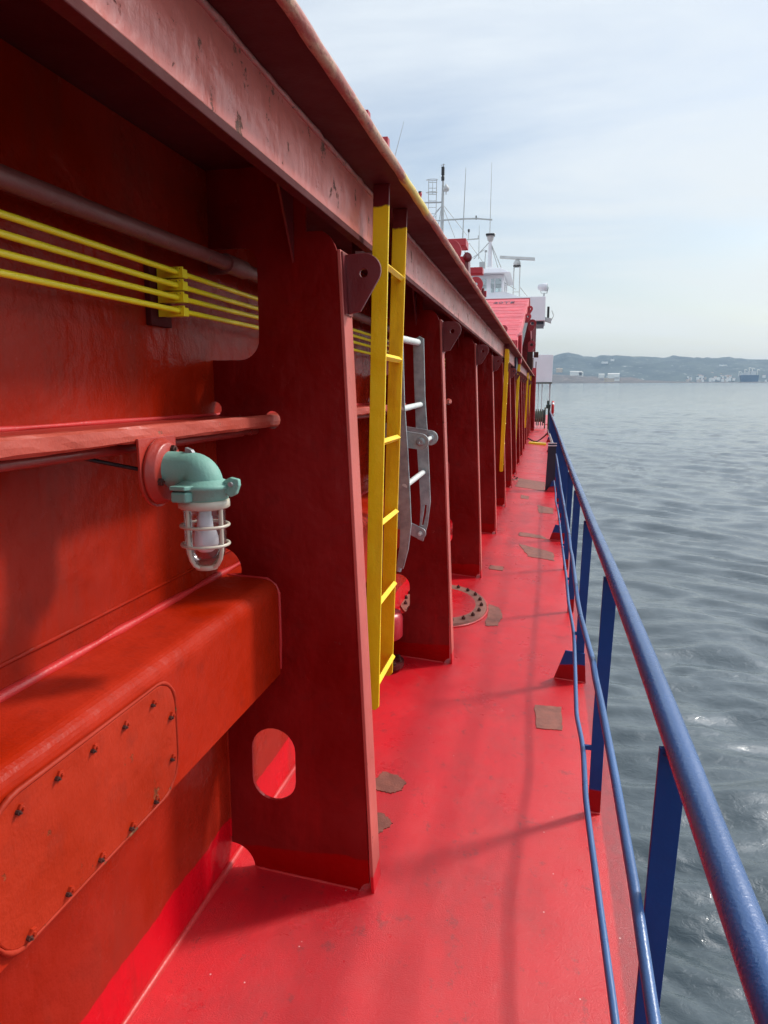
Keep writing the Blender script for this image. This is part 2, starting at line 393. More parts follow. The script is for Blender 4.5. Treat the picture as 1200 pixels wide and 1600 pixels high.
def plate_holes(name, outer, holes, axis, a, b, mat, parent, bevel=0.0012):
    """a flat plate with true holes: outline and hole loops filled, then given thickness a..b along axis"""
    bm = bmesh.new(); edges = []
    for loop in [outer] + holes:
        vs = [bm.verts.new((p[0], p[1], 0)) for p in loop]
        edges += [bm.edges.new((vs[i], vs[(i + 1) % len(vs)])) for i in range(len(vs))]
    bmesh.ops.triangle_fill(bm, use_beauty=True, use_dissolve=False, edges=edges)
    faces = list(bm.faces)
    bmesh.ops.recalc_face_normals(bm, faces=faces)
    ex = bmesh.ops.extrude_face_region(bm, geom=faces)
    for g in ex['geom']:
        if isinstance(g, bmesh.types.BMVert): g.co.z = 1.0
    off = wloc(parent)
    for v in bm.verts:
        t = a + (b - a) * v.co.z; x, y = v.co.x, v.co.y
        v.co = Vector({'x': (t, x, y), 'y': (x, t, y), 'z': (x, y, t)}[axis]) - off
    bmesh.ops.recalc_face_normals(bm, faces=bm.faces)
    me = bpy.data.meshes.new(name); bm.to_mesh(me); bm.free(); me.materials.append(mat)
    o = bpy.data.objects.new(name, me); col.objects.link(o)
    if parent: o.parent = parent
    if bevel:
        m = o.modifiers.new('edge', 'BEVEL'); m.width = bevel; m.segments = 1; m.limit_method = 'ANGLE'; m.angle_limit = R(50)
    return o

W = -.95                    # hatch coaming side plate
Y0, Y1 = -2.6, 30.2         # its ends

# ------------------------------------------------------------------ deck and hull
b = MB(); xs = [-.97 + i * (.335 + .97) / 10 for i in range(11)]; ys = [Y0 - 1.5 + i * .5 for i in range(83)]
b.add([(x, y, deckz(x)) for y in ys for x in xs], [(j * 11 + i, j * 11 + i + 1, (j + 1) * 11 + i + 1, (j + 1) * 11 + i) for j in range(82) for i in range(10)], True)
b.add([(.335, y, deckz(.335)) for y in (ys[0], ys[-1])] + [(.335, y, deckz(.335) - .05) for y in (ys[0], ys[-1])], [(0, 2, 3, 1)])
struct(b.build('deck', m_deck, recalc=False))
b = MB(); b.hexa([(.30, ys[0], -5), (.30, 36, -5), (-11, 36, -5), (-11, ys[0], -5)], [(.332, ys[0], -.075), (.332, 36, -.075), (-11, 36, -.075), (-11, ys[0], -.075)])
struct(b.build('hull', m_navy))
dk = bpy.data.objects['deck']
for ys_ in (14.4, 20.2):
    MB().tube([(-.94 + i * .03, ys_ + random.uniform(-.002, .002), deckz(-.94 + i * .03) - .0012) for i in range(43)], .0045, 6, .25).build('plate_seam', m_deck, dk)
# wide far deck beside the superstructure
b = MB(); b.box(-11, -.98, 30.3, 52, -.02, .03); b.box(-.97, .3, 36.9, 52, -.05, 0.02); struct(b.build('after_deck', m_deck))

# ------------------------------------------------------------------ hatch coaming
hc = thing('hatch_coaming', 'long red steel hatch coaming wall with overhanging top plate, filling the left of the walkway', 'ship wall', (W, 0, 0))
MB().box(W - .016, W, Y0, Y1, .03, 2.209).build('side_plate', m_wall, hc)
MB().tube([(W + .002, Y0 + i * .11, deckz(W) + .004) for i in range(int((Y1 - Y0) / .11))], .011, 8, .22).build('deck_weld', m_weldred, hc)
MB().tube([(W, Y0 + i * .2, 1.108) for i in range(164)], .0042, 6, .3).build('seam_weld', m_wall, hc)
# horizontal flat-bar stiffener
MB().box(W - .004, -.772, Y0, Y1, 1.513, 1.529).build('shelf', m_shelf, hc, .003)
b = MB(); ysh = [Y0 + i * .035 for i in range(int((Y1 - Y0) / .035) + 1)]
def bar_ring(y):
    j = lambda k, q: .0022 * noise.noise((k * 3.1, y * 9, q)) + .0012 * noise.noise((k * 7.7, y * 31, q))
    base = [(-.790, 1.5335), (-.774, 1.5335), (-.7675, 1.529), (-.7665, 1.516), (-.7675, 1.505), (-.773, 1.500), (-.790, 1.500)]
    return [(x + j(k, 0), y, z + j(k, 5)) for k, (x, z) in enumerate(base)]
vs = [p for y in ysh for p in bar_ring(y)]
b.add(vs, [(i * 7 + k, i * 7 + (k + 1) % 7, (i + 1) * 7 + (k + 1) % 7, (i + 1) * 7 + k) for i in range(len(ysh) - 1) for k in range(7)], False)
b.build('bulb_edge', m_shelfedge, hc)
MB().tube([(W + .001, Y0 + i * .1, 1.533) for i in range(328)], .0065, 6, .35).build('shelf_weld', m_weldred, hc)
# big folded box girder
def boxprof(x0, x1, z0, z1, r):
    return [(x0, z0)] + [(x1, z0)] + arc(x1 - r, z1 - r, r, 0, 90, 8) + [(x0, z1 + .006)]
b = MB(); pr = boxprof(W - .003, -.765, .742, 1.042, .042)
n = len(pr)
b.add([(x, Y0, z) for x, z in pr] + [(x, Y1, z) for x, z in pr], [tuple(range(n)), tuple(range(n, 2 * n))[::-1]])
b.add([(x, Y0, z) for x, z in pr] + [(x, Y1, z) for x, z in pr], [(i, (i + 1) % n, n + (i + 1) % n, n + i) for i in range(n)])
bg_ = b.build('box_girder', m_box, hc)
MB().tube([(W + .004, Y0 + i * .09, 1.052) for i in range(364)], .009, 7, .35).build('girder_weld', m_weldred, hc)
# bolted cover plate on the girder front
def rounded(y0, y1, z0, z1, r, n=7): return arc(y1 - r, z0 + r, r, -90, 0, n) + arc(y1 - r, z1 - r, r, 0, 90, n) + arc(y0 + r, z1 - r, r, 90, 180, n) + arc(y0 + r, z0 + r, r, 180, 270, n)
cp = MB().prism(rounded(.80, 1.345, .750, 1.000, .07), 'x', -.7650, -.7575).build('cover_plate', m_cover, hc, .0025)
gk = MB().tube([(-.7595, y, z) for y, z in rounded(.797, 1.348, .747, 1.003, .072)], .0042, 6, .5, closed=True).build('gasket_bead', m_gasket, hc)
for (y, z) in [(.83, .985), (.87, .975), (.962, .979), (1.058, .978), (1.158, .975), (1.259, .974), (1.327, .916), (1.323, .822), (1.251, .766), (1.159, .764), (1.059, .766), (.966, .766), (.870, .762)]:
    if y == .83: continue
    rb = random.uniform(.85, 1.15)
    MB().bolt((-.7578, y, z), (1, random.uniform(-.12, .12), random.uniform(-.12, .12)), .0082 * rb, .0055).build('bolt', m_cover, cp, .0008)
    MB().bolt((-.7578, y - .0085, z - .002), (1, -.1, 0), .0040 * rb, .007).build('bolt', m_rust, cp)
# top plate, lip, beam face
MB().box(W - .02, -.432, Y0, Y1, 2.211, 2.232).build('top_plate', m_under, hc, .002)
b = MB(); ysl = [Y0 + i * .04 for i in range(int((Y1 - Y0) / .04) + 1)]
b.tube([(-.430 + .0025 * noise.noise((0, y * 5, 3)), y, 2.2215 + .002 * noise.noise((9, y * 7, 1))) for y in ysl], [.0135 + .0012 * noise.noise((y * 11, 0, 0)) for y in ysl], 10)
b.build('lip', m_lip, hc)
LAD = [2.23, 9.75, 14.3, 22.0, 26.2]     # near stile of each yellow ladder
segs = []; y = Y0
for l in LAD: segs.append((y, l + .12)); y = l + .52
segs.append((y, Y1))
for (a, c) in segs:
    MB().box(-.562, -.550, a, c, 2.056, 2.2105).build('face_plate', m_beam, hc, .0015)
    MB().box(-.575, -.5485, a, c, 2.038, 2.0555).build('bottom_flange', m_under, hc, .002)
    k = max(2, int((c - a) / .045))
    MB().tube([(-.549, a + (c - a) * i / k, 2.206) for i in range(k + 1)], .0075, 7, .35).build('face_weld', m_weld, hc)
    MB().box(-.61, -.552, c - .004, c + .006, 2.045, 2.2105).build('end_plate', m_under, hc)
for l in LAD:
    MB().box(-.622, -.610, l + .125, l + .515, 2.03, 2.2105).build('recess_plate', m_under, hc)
# forward end of the coaming: vertical end stanchion
MB().box(-.97, -.40, Y1, Y1 + .10, .03, 2.30).build('end_bulkhead', m_web, hc)

# ------------------------------------------------------------------ coaming stays (frames)
def stay(Y, label):
    t = thing('coaming_stay', label, 'bulkhead frame', (-.7, Y, 0.05), 'coaming stays standing along the hatch')
    za = deckz(W)
    E_ = lambda z: -.478 - (z - .02) * (.092 / 1.98)         # slanted outboard edge
    o = []
    # bottom edge, inboard rat-hole -> toe scallop
    o += [(x, z) for x, z in arc(W, za - .01, .082, 88, 6, 8)]
    o += [(E_(.02) - .040, deckz(-.52) - .006)] + [(x, z) for x, z in arc(E_(.04) - .004, .036, .034, 178, 95, 5)]
    o += [(E_(.5), .5), (E_(1.0), 1.0), (E_(1.5), 1.5), (E_(1.975), 1.975), (-.578, 2.000), (-.592, 2.022), (-.612, 2.036), (-.66, 2.036), (-.66, 2.212), (W - .004, 2.212)]
    # notch for the pipes
    o += [(W - .004, 2.000)] + arc(-.805 - .045, 2.000 - .045, .045, 90, 0, 6) + arc(-.805 - .06, 1.690 + .06, .06, 0, -90, 7) + [(W - .004, 1.690)]
    # small scallops over the shelf and over the girder
    o += [(W - .004, 1.570)] + arc(W, 1.550, .022, 80, -80, 5) + [(W - .004, 1.528)]
    o += [(W - .004, 1.135)] + arc(W, 1.065, .068, 86, -10, 8)
    o += [(W - .004, 1.045), (W - .004, .5)]
    ov = [(x, z) for x, z in arc(-.795, .487, .072, 0, 180, 12)] + arc(-.795, .387, .072, 180, 360, 12)
    sl = [(x, z) for x, z in arc(-.772, 1.519, .026, 0, 360, 16)][:-1]
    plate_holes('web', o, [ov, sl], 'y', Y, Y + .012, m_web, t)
    b = MB(); z0 = .036
    b.hexa([(E_(z0), Y - .004, deckz(-.47)), (E_(z0) + .010, Y - .004, deckz(-.46)), (E_(z0) + .010, Y + .088, deckz(-.46)), (E_(z0), Y + .088, deckz(-.47))],
           [(E_(1.99), Y - .004, 1.985), (E_(1.99) + .010, Y - .004, 1.985), (E_(1.99) + .010, Y + .088, 1.985), (E_(1.99), Y + .088, 1.985)])
    b.build('flange', m_flange, t, .002)
    # lashing lug with pad
    lo = [(-.556, 1.976), (-.515, 1.978)] + arc(-.500, 1.932, .046, 88, -28, 9) + [(-.513, 1.822), (-.547, 1.815)]
    hole = arc(-.503, 1.925, .0115, 0, 360, 14)[:-1]
    plate_holes('lug', lo, [hole], 'y', Y + .030, Y + .042, m_lug, t, .0015)
    b = MB(); b.hexa([(E_(1.81) + .010, Y + .002, 1.812), (E_(1.81) + .014, Y + .002, 1.812), (E_(1.81) + .014, Y + .08, 1.812), (E_(1.81) + .010, Y + .08, 1.812)],
                     [(E_(1.98) + .010, Y + .002, 1.980), (E_(1.98) + .014, Y + .002, 1.980), (E_(1.98) + .014, Y + .08, 1.980), (E_(1.98) + .010, Y + .08, 1.980)])
    b.build('lug_pad', m_lug, t)
    k = 16; x0, x1 = W + .09, E_(.02) - .045
    MB().tube([(x0 + (x1 - x0) * i / k, Y - .001, deckz(x0 + (x1 - x0) * i / k) + .001) for i in range(k + 1)], .0045, 6, .35).build('toe_weld', m_weldred, t)
    MB().tube([(W + .001, Y - .001, .17 + i * .05) for i in range(12)], .0045, 6, .3).build('wall_weld', m_wall, t)
    MB().tube([(x, Y - .001, z) for x, z in [(W + .03, 1.047), (-.83, 1.045), (-.80, 1.042), (-.772, 1.024), (-.763, 1.0), (-.762, .93), (-.762, .85), (-.763, .76)]], .0045, 6, .3).build('girder_joint_weld', m_weldred, t)
    # tripping bracket under the top plate
    b = MB(); b.add([(-.70, Y - .001, 1.955), (-.70, Y - .001, 2.205), (-.70, Y - .155, 2.205), (-.694, Y - .001, 1.955), (-.694, Y - .001, 2.205), (-.694, Y - .155, 2.205)],
                    [(0, 1, 2), (5, 4, 3), (0, 2, 5, 3), (0, 3, 4, 1), (1, 4, 5, 2)])
    b.build('bracket', m_lug, t)
    return t
first = stay(2.0, 'nearest and largest dark red coaming stay, with an oval hole near its foot')
desc = ['second dark red coaming stay, just beyond the galvanised folding ladder and before the bolted manhole',
        'third dark red coaming stay, just beyond the bolted oval manhole on the deck',
        'fourth dark red coaming stay, its foot beside the pale brown deck patches',
        'fifth dark red coaming stay from the camera, two before the second yellow ladder',
        'sixth dark red coaming stay from the camera, foot beside the small round deck fitting',
        'seventh dark red coaming stay from the camera, just behind the second yellow ladder',
        'eighth dark red coaming stay from the camera, just behind the third yellow ladder',
        'ninth dark red coaming stay from the camera, between the third and fourth yellow ladders',
        'tenth dark red coaming stay from the camera, narrow sliver beyond the third yellow ladder',
        'eleventh dark red coaming stay from the camera, narrow sliver near the fourth yellow ladder',
        'twelfth dark red coaming stay from the camera, narrow sliver beside the fourth yellow ladder',
        'thirteenth dark red coaming stay from the camera, level with the yellow sill on the deck',
        'farthest dark red coaming stay, at the end of the red wall by the mooring gear']
ks = list(range(2, 15)) + [15]
for i, k in enumerate(ks):
    Yk = 2.0 * k
    if Yk > 29: break
    c = copy_tree(first); c.location = (-.7, Yk + random.uniform(-.02, .02), .05); c['label'] = desc[i]
last = c; last['label'] = desc[-1]

# ------------------------------------------------------------------ pipes
PY = [1.885, 1.856, 1.827, 1.794]
pl = ['topmost of the four thin yellow pipes clamped along the red wall', 'second from top of the four thin yellow pipes along the red wall',
      'third from top of the four thin yellow pipes along the red wall', 'lowest of the four thin yellow pipes clamped along the red wall']
for i, z in enumerate(PY):
    pts = [(-.88 + .0012 * math.sin(y_ * 2.3 + i), y_, z + .0022 * math.sin(y_ * 1.7 + i * 1.3)) for y_ in [Y0 + k * .2 for k in range(163)]]
    tag(MB().tube(pts, .0066, 10).build('yellow_pipe', m_cable), pl[i], 'pipe', 'thin yellow pipes along the coaming')
for ci, (Yc, lab) in enumerate(((1.69, 'stack of four square yellow pipe clamps on the wall before the nearest stay'), (3.25, 'stack of yellow pipe clamps on the wall behind the first yellow ladder'))):
    t = thing('pipe_clamp', lab, 'clamp', (-.88, Yc, 1.84), 'yellow pipe clamp stacks')
    MB().box(W, -.935, Yc - .05, Yc + .05, 1.760, 1.912).build('mounting_plate', m_under, t, .002)
    for z in PY:
        bo = [(-.932, z - .0125), (-.864, z - .0125), (-.864, z + .0125), (-.932, z + .0125)]
        holes = [arc(-.8775, z - .003, .0052, 0, 360, 10)[:-1], [(-.8845, z + .004), (-.8795, z + .004), (-.8795, z + .0105), (-.8845, z + .0105)], [(-.8755, z + .004), (-.8705, z + .004), (-.8705, z + .0105), (-.8755, z + .0105)]]
        plate_holes('clamp_block', bo, holes, 'y', Yc - .020, Yc - .015, m_cable, t, 0)
        o = MB().box(-.931, -.870, Yc - .006, Yc + .018, z - .0105, z + .0105).build('clamp_body', m_cable, t, .0015)
        MB().tube([(-.931, Yc, z + .0138), (-.905, Yc, z + .0138)], .003, 6).build('bolt', m_rust, t)
t = thing('service_pipe', 'thick rusty dark red pipe running along the upper wall above the yellow pipes', 'pipe', (-.87, 0, 1.95))
MB().tube([(-.87, y_, 1.9415 + .0085 * min(1, max(0, (y_ - 1.0)))) for y_ in [Y0 + k * .3 for k in range(109)]], .0195, 14).build('tube', m_pipe, t)
MB().tube([(-.87, 1.93, 1.949), (-.87, 2.06, 1.9495)], .026, 14).build('coupling', m_pipe, t)
MB().box(-.935, -.87, 1.955, 1.975, 1.925, 1.975).build('hanger', m_pipe, t, .003)
tag(MB().tube([(-.825, y_, 1.487) for y_ in (Y0, 1.48, 1.9)], .0115, 10).tube([(-.825, 1.91, 1.487), (-.825, 1.96, 1.487)], .008, 8).tube([(-.825, 1.955, 1.487), (-.825, Y1, 1.487)], .0115, 10).build('conduit', m_conduit),
    'thin dark red conduit running under the wall shelf behind the green lamp', 'conduit')

# ------------------------------------------------------------------ bulkhead lamp
LX, LY = -.665, 1.335
lamp = thing('bulkhead_lamp', 'weathered teal elbow lamp with caged glass jar hanging from the red shelf', 'lamp', (-.765, LY, 1.44))
br = [(1.262, 1.510), (1.408, 1.510)] + arc(LY, 1.440, .0725, 10, -190, 18)
MB().prism(br, 'x', -.7665, -.7605).build('bracket', m_shelf, lamp, .0012)
MB().lathe([(.0001, 0), (.064, 0), (.067, .002), (.067, .007), (.0615, .010), (.060, .020), (.056, .023), (.0001, .023)], (-.7600, LY, 1.440), 40, 'x').build('wall_flange', m_shelf, lamp)
for a in (75, 285, 200):
    MB().bolt((-.7370, LY + .047 * math.cos(R(a)), 1.44 + .047 * math.sin(R(a))), (1, 0, 0), .0080, .007).build('bolt', m_rust, lamp)
ER = .0355
pts = [(-.742, LY, 1.445), (-.700, LY, 1.445)] + [(-.692 + .027 * math.sin(R(a)), LY, 1.418 + .027 * math.cos(R(a))) for a in range(10, 91, 8)] + [(LX, LY, 1.402)]
el = MB().tube(pts, [ER * 1.03, ER] + [ER * (1 + .012 * i) for i in range(11)] + [ER * 1.16], 32).build('elbow', m_teal, lamp)
col_ = MB().lathe([(.036, 1.428), (.044, 1.424), (.050, 1.418), (.0555, 1.416), (.0555, 1.409), (.0505, 1.407), (.0495, 1.388), (.045, 1.385), (.0001, 1.385)], (LX, LY, 0), 40).build('collar', m_teal, lamp)
ear = [(LX + .045, 1.402), (LX + .060, 1.392), (LX + .072, 1.398), (LX + .079, 1.416), (LX + .078, 1.428), (LX + .060, 1.432), (LX + .045, 1.424)]
MB().prism(ear, 'y', LY - .007, LY + .007).build('hinge_ear', m_teal, lamp, .0025)
MB().tube([(LX + .064, LY - .015, 1.419), (LX + .064, LY + .012, 1.419)], .0048, 10).build('hinge_pin', m_galv, lamp)
MB().prism([(LX - .040, LY - .062), (LX - .006, LY - .066), (LX + .002, LY - .050), (LX - .040, LY - .040)], 'z', 1.386, 1.407).build('clasp', m_teal, lamp, .004)
MB().prism([(LX - .040, LY - .066), (LX - .006, LY - .070), (LX + .004, LY - .050), (LX - .040, LY - .040)], 'z', 1.4105, 1.419).build('clasp_lip', m_teal, lamp, .002)
MB().prism([(-.700, 1.478), (-.682, 1.479), (-.686, 1.485), (-.699, 1.490)], 'y', LY - .006, LY + .006).build('earth_tab', m_galv, lamp, .001)
MB().lathe([(.046, 1.386), (.0505, 1.385), (.0515, 1.378), (.0515, 1.371), (.047, 1.368), (.042, 1.368)], (LX, LY, 0), 40).build('jar_ring', m_guard, lamp)
jar = MB().lathe([(.0415, 1.370), (.0415, 1.300), (.0408, 1.288), (.037, 1.270), (.028, 1.257), (.016, 1.251), (.0005, 1.250)], (LX, LY, 0), 36).build('glass_jar', m_glass, lamp)
bulb = MB().lathe([(.0135, 1.372), (.0135, 1.352), (.0150, 1.350), (.0165, 1.330), (.0225, 1.320), (.0258, 1.308), (.0262, 1.296), (.0262, 1.294), (.0225, 1.285), (.013, 1.278), (.0005, 1.276)], (LX, LY, 0), 28).build('light_bulb', m_bulb, lamp)
cage = MB()
for zc, rc in ((1.333, .0475), (1.294, .0470)):
    cage.tube([(LX + rc * math.cos(R(a)), LY + rc * math.sin(R(a)), zc) for a in range(0, 360, 10)], .0034, 8, closed=True)
for a in (250, 340, 70, 160):
    pr_ = [(.0455, 1.370), (.0455, 1.300), (.0450, 1.285), (.041, 1.268), (.032, 1.254), (.020, 1.247)]
    cage.tube([(LX + r_ * math.cos(R(a)), LY + r_ * math.sin(R(a)), z_) for r_, z_ in pr_], .0042, 8)
cage.lathe([(.0225, 1.251), (.0225, 1.242), (.0165, 1.242), (.0165, 1.251)], (LX, LY, 0), 28)
cage.build('guard_cage', m_guard, lamp)
pts = [(-.90, 1.10, 1.51), (-.895, 1.18, 1.494), (-.86, 1.27, 1.465), (-.80, 1.325, 1.444), (-.772, LY, 1.440)]
tag(MB().tube(pts, .0042, 8).tube([(-.80, 1.327, 1.444), (-.768, LY, 1.440)], .010, 10).build('power_cable', m_black), 'short black cable running behind the lamp bracket under the shelf', 'cable')

# ------------------------------------------------------------------ yellow ladders
def ladder(y0, label, zb=.555):
    t = thing('yellow_ladder', label, 'ladder', (-.51, y0, zb), 'yellow rung ladders on the coaming')
    for k, (yy, m, dx) in enumerate(((y0, m_yellow, 0.), (y0 + .30, m_yellow2, -.008))):
        cx = lambda z: -.497 + dx * .3 - (2.2 - z) * (.021 - dx * 1.0)
        hw = .0245; zt = 2.2105; b = MB()
        zs = [zb + (zt - zb) * i / 8 for i in range(9)]
        prof = [(cx(zb) - hw * .5, zb - .012)] + [(cx(zb) + hw * .5, zb - .012)] + [(cx(z) + hw, z) for z in zs] + [(cx(z) - hw, z) for z in zs[::-1]]
        b.prism(prof, 'y', yy, yy + .010); b.build('stile', m, t, .0018)
    for z in (1.984, 1.709, 1.439, 1.172, .903, .621):
        b = MB(); x = -.488 - (2.2 - z) * .022
        b.tube([(x, y0 + .006, z), (x, y0 + .304, z)], .0115, 4); b.sm = [False] * len(b.sm)
        b.build('rung', m_yellow, t, .001)
    return t
l0 = ladder(2.23, 'nearest yellow steel ladder with rust streaked rear stile, just right of the first red stay')
for l, lab in zip(LAD[1:], ('second yellow ladder along the red wall, a third of the way down the walkway', 'third yellow ladder along the red wall, close behind the second',
                            'fourth yellow ladder along the red wall, in the distance', 'farthest yellow ladder, near the end of the red wall')):
    c = copy_tree(l0); c.location = (-.51, l, .555); c['label'] = lab

# ------------------------------------------------------------------ galvanised folding ladder behind it
g = thing('folding_ladder', 'galvanised grey folding boarding ladder stowed between the first and second red stays', 'ladder', (-.6, 3.4, .9))
def stile(pxs, slot, Y, name='stile'):
    o = [(at(x, y, Y).x, at(x, y, Y).z) for x, y in pxs]; h = [[(at(x, y, Y).x, at(x, y, Y).z) for x, y in slot]] if slot else []
    return plate_holes(name, o, h, 'y', Y, Y + .012, m_galv, g, .001)
far_px = [(645, 532), (655, 525), (662, 529), (664, 620), (668, 680), (671, 745), (672.5, 785), (668, 820), (661, 846), (652, 842), (656, 815), (657, 790), (654, 740), (650, 680), (647, 600)]
stile(far_px, [(663.5, 789), (666.5, 789), (666, 800), (661.5, 821), (658.5, 821), (661.5, 803)], 3.4)
dxn = at(640, 700, 3.4).x
near = [((at(x, y, 3.4).x), (at(x, y, 3.4).z)) for x, y in far_px]
plate_holes('stile', [(x - .012, z - .03) for x, z in near], [], 'y', 2.95, 2.962, m_galv, g, .001)
for px, py, r_ in ((653, 535, .0150), (657, 632, .0125), (661, 738, .0125)):
    p = at(px, py, 3.4)
    MB().tube([(p.x - .006, 2.95, p.z - .012), (p.x, 3.405, p.z)], r_, 14).build('rung', m_galvlite, g)
def arm(Y, px0, px1, py0, py1, hh):
    a0 = at(px0, py0, Y); a1 = at(px1, py1, Y); d = Vector((a1.x - a0.x, a1.z - a0.z)); ang = math.degrees(math.atan2(d.y, d.x))
    nx, nz = -math.sin(R(ang)), math.cos(R(ang))
    o = [(a0.x + nx * hh, a0.z + nz * hh), (a0.x - nx * hh, a0.z - nz * hh)] + arc(a1.x, a1.z, hh, ang - 90, ang + 90, 10)
    return o, (a1.x, a1.z)
for Y_, p0, p1, q0, q1 in ((3.02, 585, 658, 678, 690), (3.30, 600, 673, 672, 684)):
    o, c_ = arm(Y_, p0, p1, q0, q1, .034)
    plate_holes('arm', o, [arc(c_[0], c_[1], .008, 0, 360, 12)[:-1]], 'y', Y_ - .012, Y_, m_galv, g, .001)
    MB().lathe([(.009, 0), (.018, 0), (.018, -.008), (.009, -.008)], (c_[0], Y_ - .012, c_[1]), 16, 'y').build('washer', m_galv, g)
pA, pB = at(662, 690, 3.02), at(673, 684, 3.30)
MB().tube([(pA.x + .004, 3.025, pA.z), (pB.x, 3.29, pB.z)], .0095, 12).build('pivot_pin', m_galvlite, g)
o, c_ = arm(3.38, 620, 657, 815, 833, .028); plate_holes('arm', o, [], 'y', 3.37, 3.38, m_galv, g, .001)
MB().bolt((c_[0], 3.37, c_[1]), (0, -1, 0), .011, .010).build('bolt', m_galvlite, g)
for k, (xa, xb) in enumerate(((617, 613), (621, 618), (625.5, 623), (630, 628), (634, 631))):   # folded treads seen on edge
    a = at(xa, 705, 3.15 + .05 * k); c = at(xb, 812, 3.15 + .05 * k)
    MB().tube([tuple(a), tuple((a + c) / 2 + Vector((.004, 0, 0))), tuple(c)], .0085, 8).build('folded_tread', m_galvlite if k % 2 else m_galv, g)
p = [at(x, y, 3.0) for x, y in ((606, 690), (604, 760), (600, 840), (598, 900))]
MB().tube([tuple(v) for v in p], .008, 8).build('strut', m_galv, g)
p = [at(x, y, 3.1) for x, y in ((634, 760), (633, 812), (630, 856), (622, 892))]
MB().tube([tuple(v) for v in p], .014, 8).build('strut', m_galv, g)

# red domed vent between stays
v = thing('deck_vent', 'low red capped tank vent with bolted base partly hidden behind the yellow ladder', 'vent', (-.8, 3.76, .06))
MB().lathe([(.0001, .345), (.06, .342), (.108, .325), (.118, .30), (.118, .195), (.110, .185), (.0001, .185)], (-.845, 3.80, .06), 28).build('cap', m_hred, v)
MB().lathe([(.06, .225), (.06, .0)], (-.845, 3.80, .06), 20).build('pipe', m_rust, v)
fl = MB().lathe([(.0001, .045), (.125, .045), (.125, .02), (.0001, .02)], (-.845, 3.80, .06), 28, smooth=False).build('base_flange', m_under, v)
for k in range(10):
    a = k * math.pi / 5
    MB().bolt((-.845 + .105 * math.cos(a), 3.80 + .105 * math.sin(a), .105), (0, 0, 1), .011, .012).build('bolt', m_rust, v)

# ------------------------------------------------------------------ manholes and deck patches
def manhole(cx, cy, rx, ry, label, nb, zt=.024):
    t = thing('manhole_cover', label, 'manhole', (cx, cy, deckz(cx)), 'bolted manhole covers on the deck')
    def ell(k, z0, z1, k2=None):
        b = MB(); n = 48; k2 = k2 if k2 else k
        P_ = lambda kk, z: [(cx + rx * kk * math.cos(2 * math.pi * i / n), cy + ry * kk * math.sin(2 * math.pi * i / n), deckz(cx + rx * kk * math.cos(2 * math.pi * i / n)) + z) for i in range(n)]
        b.add(P_(k, z0) + P_(k2, z1), [(i, (i + 1) % n, n + (i + 1) % n, n + i) for i in range(n)] + [tuple(range(n, 2 * n))])
        return b
    ell(1.0, .001, zt, .985).build('rim', m_patch2, t)
    ell(.74, zt - .002, zt + .003, .735).build('lid', m_deck, t)
    b = MB(); b.tube([(cx + rx * 1.01 * math.cos(R(a)), cy + ry * 1.01 * math.sin(R(a)), deckz(cx + rx * math.cos(R(a))) + .004) for a in range(0, 360, 6)], .008, 6, .3, closed=True)
    b.build('edge_weld', m_weldred, t)
    for k in range(nb):
        a = 2 * math.pi * (k + .3) / nb; x, y_ = cx + rx * .87 * math.cos(a), cy + ry * .87 * math.sin(a)
        MB().bolt((x, y_, deckz(x) + zt), (0, 0, 1), .0135, .016).build('bolt', m_rust, t)
    return t
manhole(-.67, 5.10, .315, .50, 'near oval bolted manhole with rusty nuts behind the second red stay', 20)
manhole(-.54, 13.15, .13, .22, 'small round rusty bolted fitting on the deck farther down the walkway', 8)
def patch(pts, label, k):
    b = MB(); o = [(x, y_, deckz(x) + .0035) for x, y_ in pts]; n = len(o)
    b.add(o + [(x, y_, z - .003) for x, y_, z in o], [tuple(range(n))] + [(i, n + i, n + (i + 1) % n, (i + 1) % n) for i in range(n)])
    tag(b.build('primer_patch', m_patch), label, 'paint patch', 'brown primer patches on the red deck')
def blob(pts, j=.006, seed=1):
    rs = random.Random(seed); out = []
    for i in range(len(pts)):
        a, c = pts[i], pts[(i + 1) % len(pts)]
        for k in range(12):
            t = k / 12; out.append((a[0] + (c[0] - a[0]) * t + rs.uniform(-j, j), a[1] + (c[1] - a[1]) * t + rs.uniform(-j, j)))
    return out
patch(blob([(.005, 3.611), (.142, 3.640), (.139, 3.370), (.018, 3.350)], .004, 2), 'nearly square brown primer patch on the deck near the blue rail bracket', 1)
patch(blob([(-.62, 2.62), (-.60, 2.71), (-.54, 2.70), (-.492, 2.665), (-.500, 2.60), (-.535, 2.565), (-.60, 2.57)], .005, 3), 'ragged brown primer patch beside the foot of the nearest stay, the farther of two', 2)
patch(blob([(-.56, 2.42), (-.53, 2.42), (-.487, 2.375), (-.53, 2.29), (-.56, 2.29)], .005, 4), 'small brown primer patch touching the foot of the nearest stay', 3)
patch(blob([(-.23, 8.03), (-.22, 8.25), (.02, 8.2), (.10, 8.0)], .01, 5), 'thin farther brown primer stripe across the deck by the second rail bracket', 4)
patch(blob([(-.21, 7.6), (-.10, 7.05), (.145, 7.0), (.15, 7.35)], .01, 6), 'wide brown primer patch across the deck just before the second rail bracket', 5)
patch(blob([(-.43, 6.35), (-.43, 6.50), (-.31, 6.50), (-.31, 6.35)], .008, 7), 'small brown primer rectangle on the deck beyond the third stay foot', 6)
patch(blob([(-.35, 5.28), (-.27, 5.22), (-.235, 5.02), (-.26, 4.80), (-.34, 4.76)], .006, 8), 'brown primer patch touching the rim of the oval manhole', 7)
patch(blob([(-.42, 12.2), (-.40, 13.4), (.08, 13.2), (.05, 12.0)], .02, 9), 'greyish brown stain patch on the deck beside the far small fitting', 8)
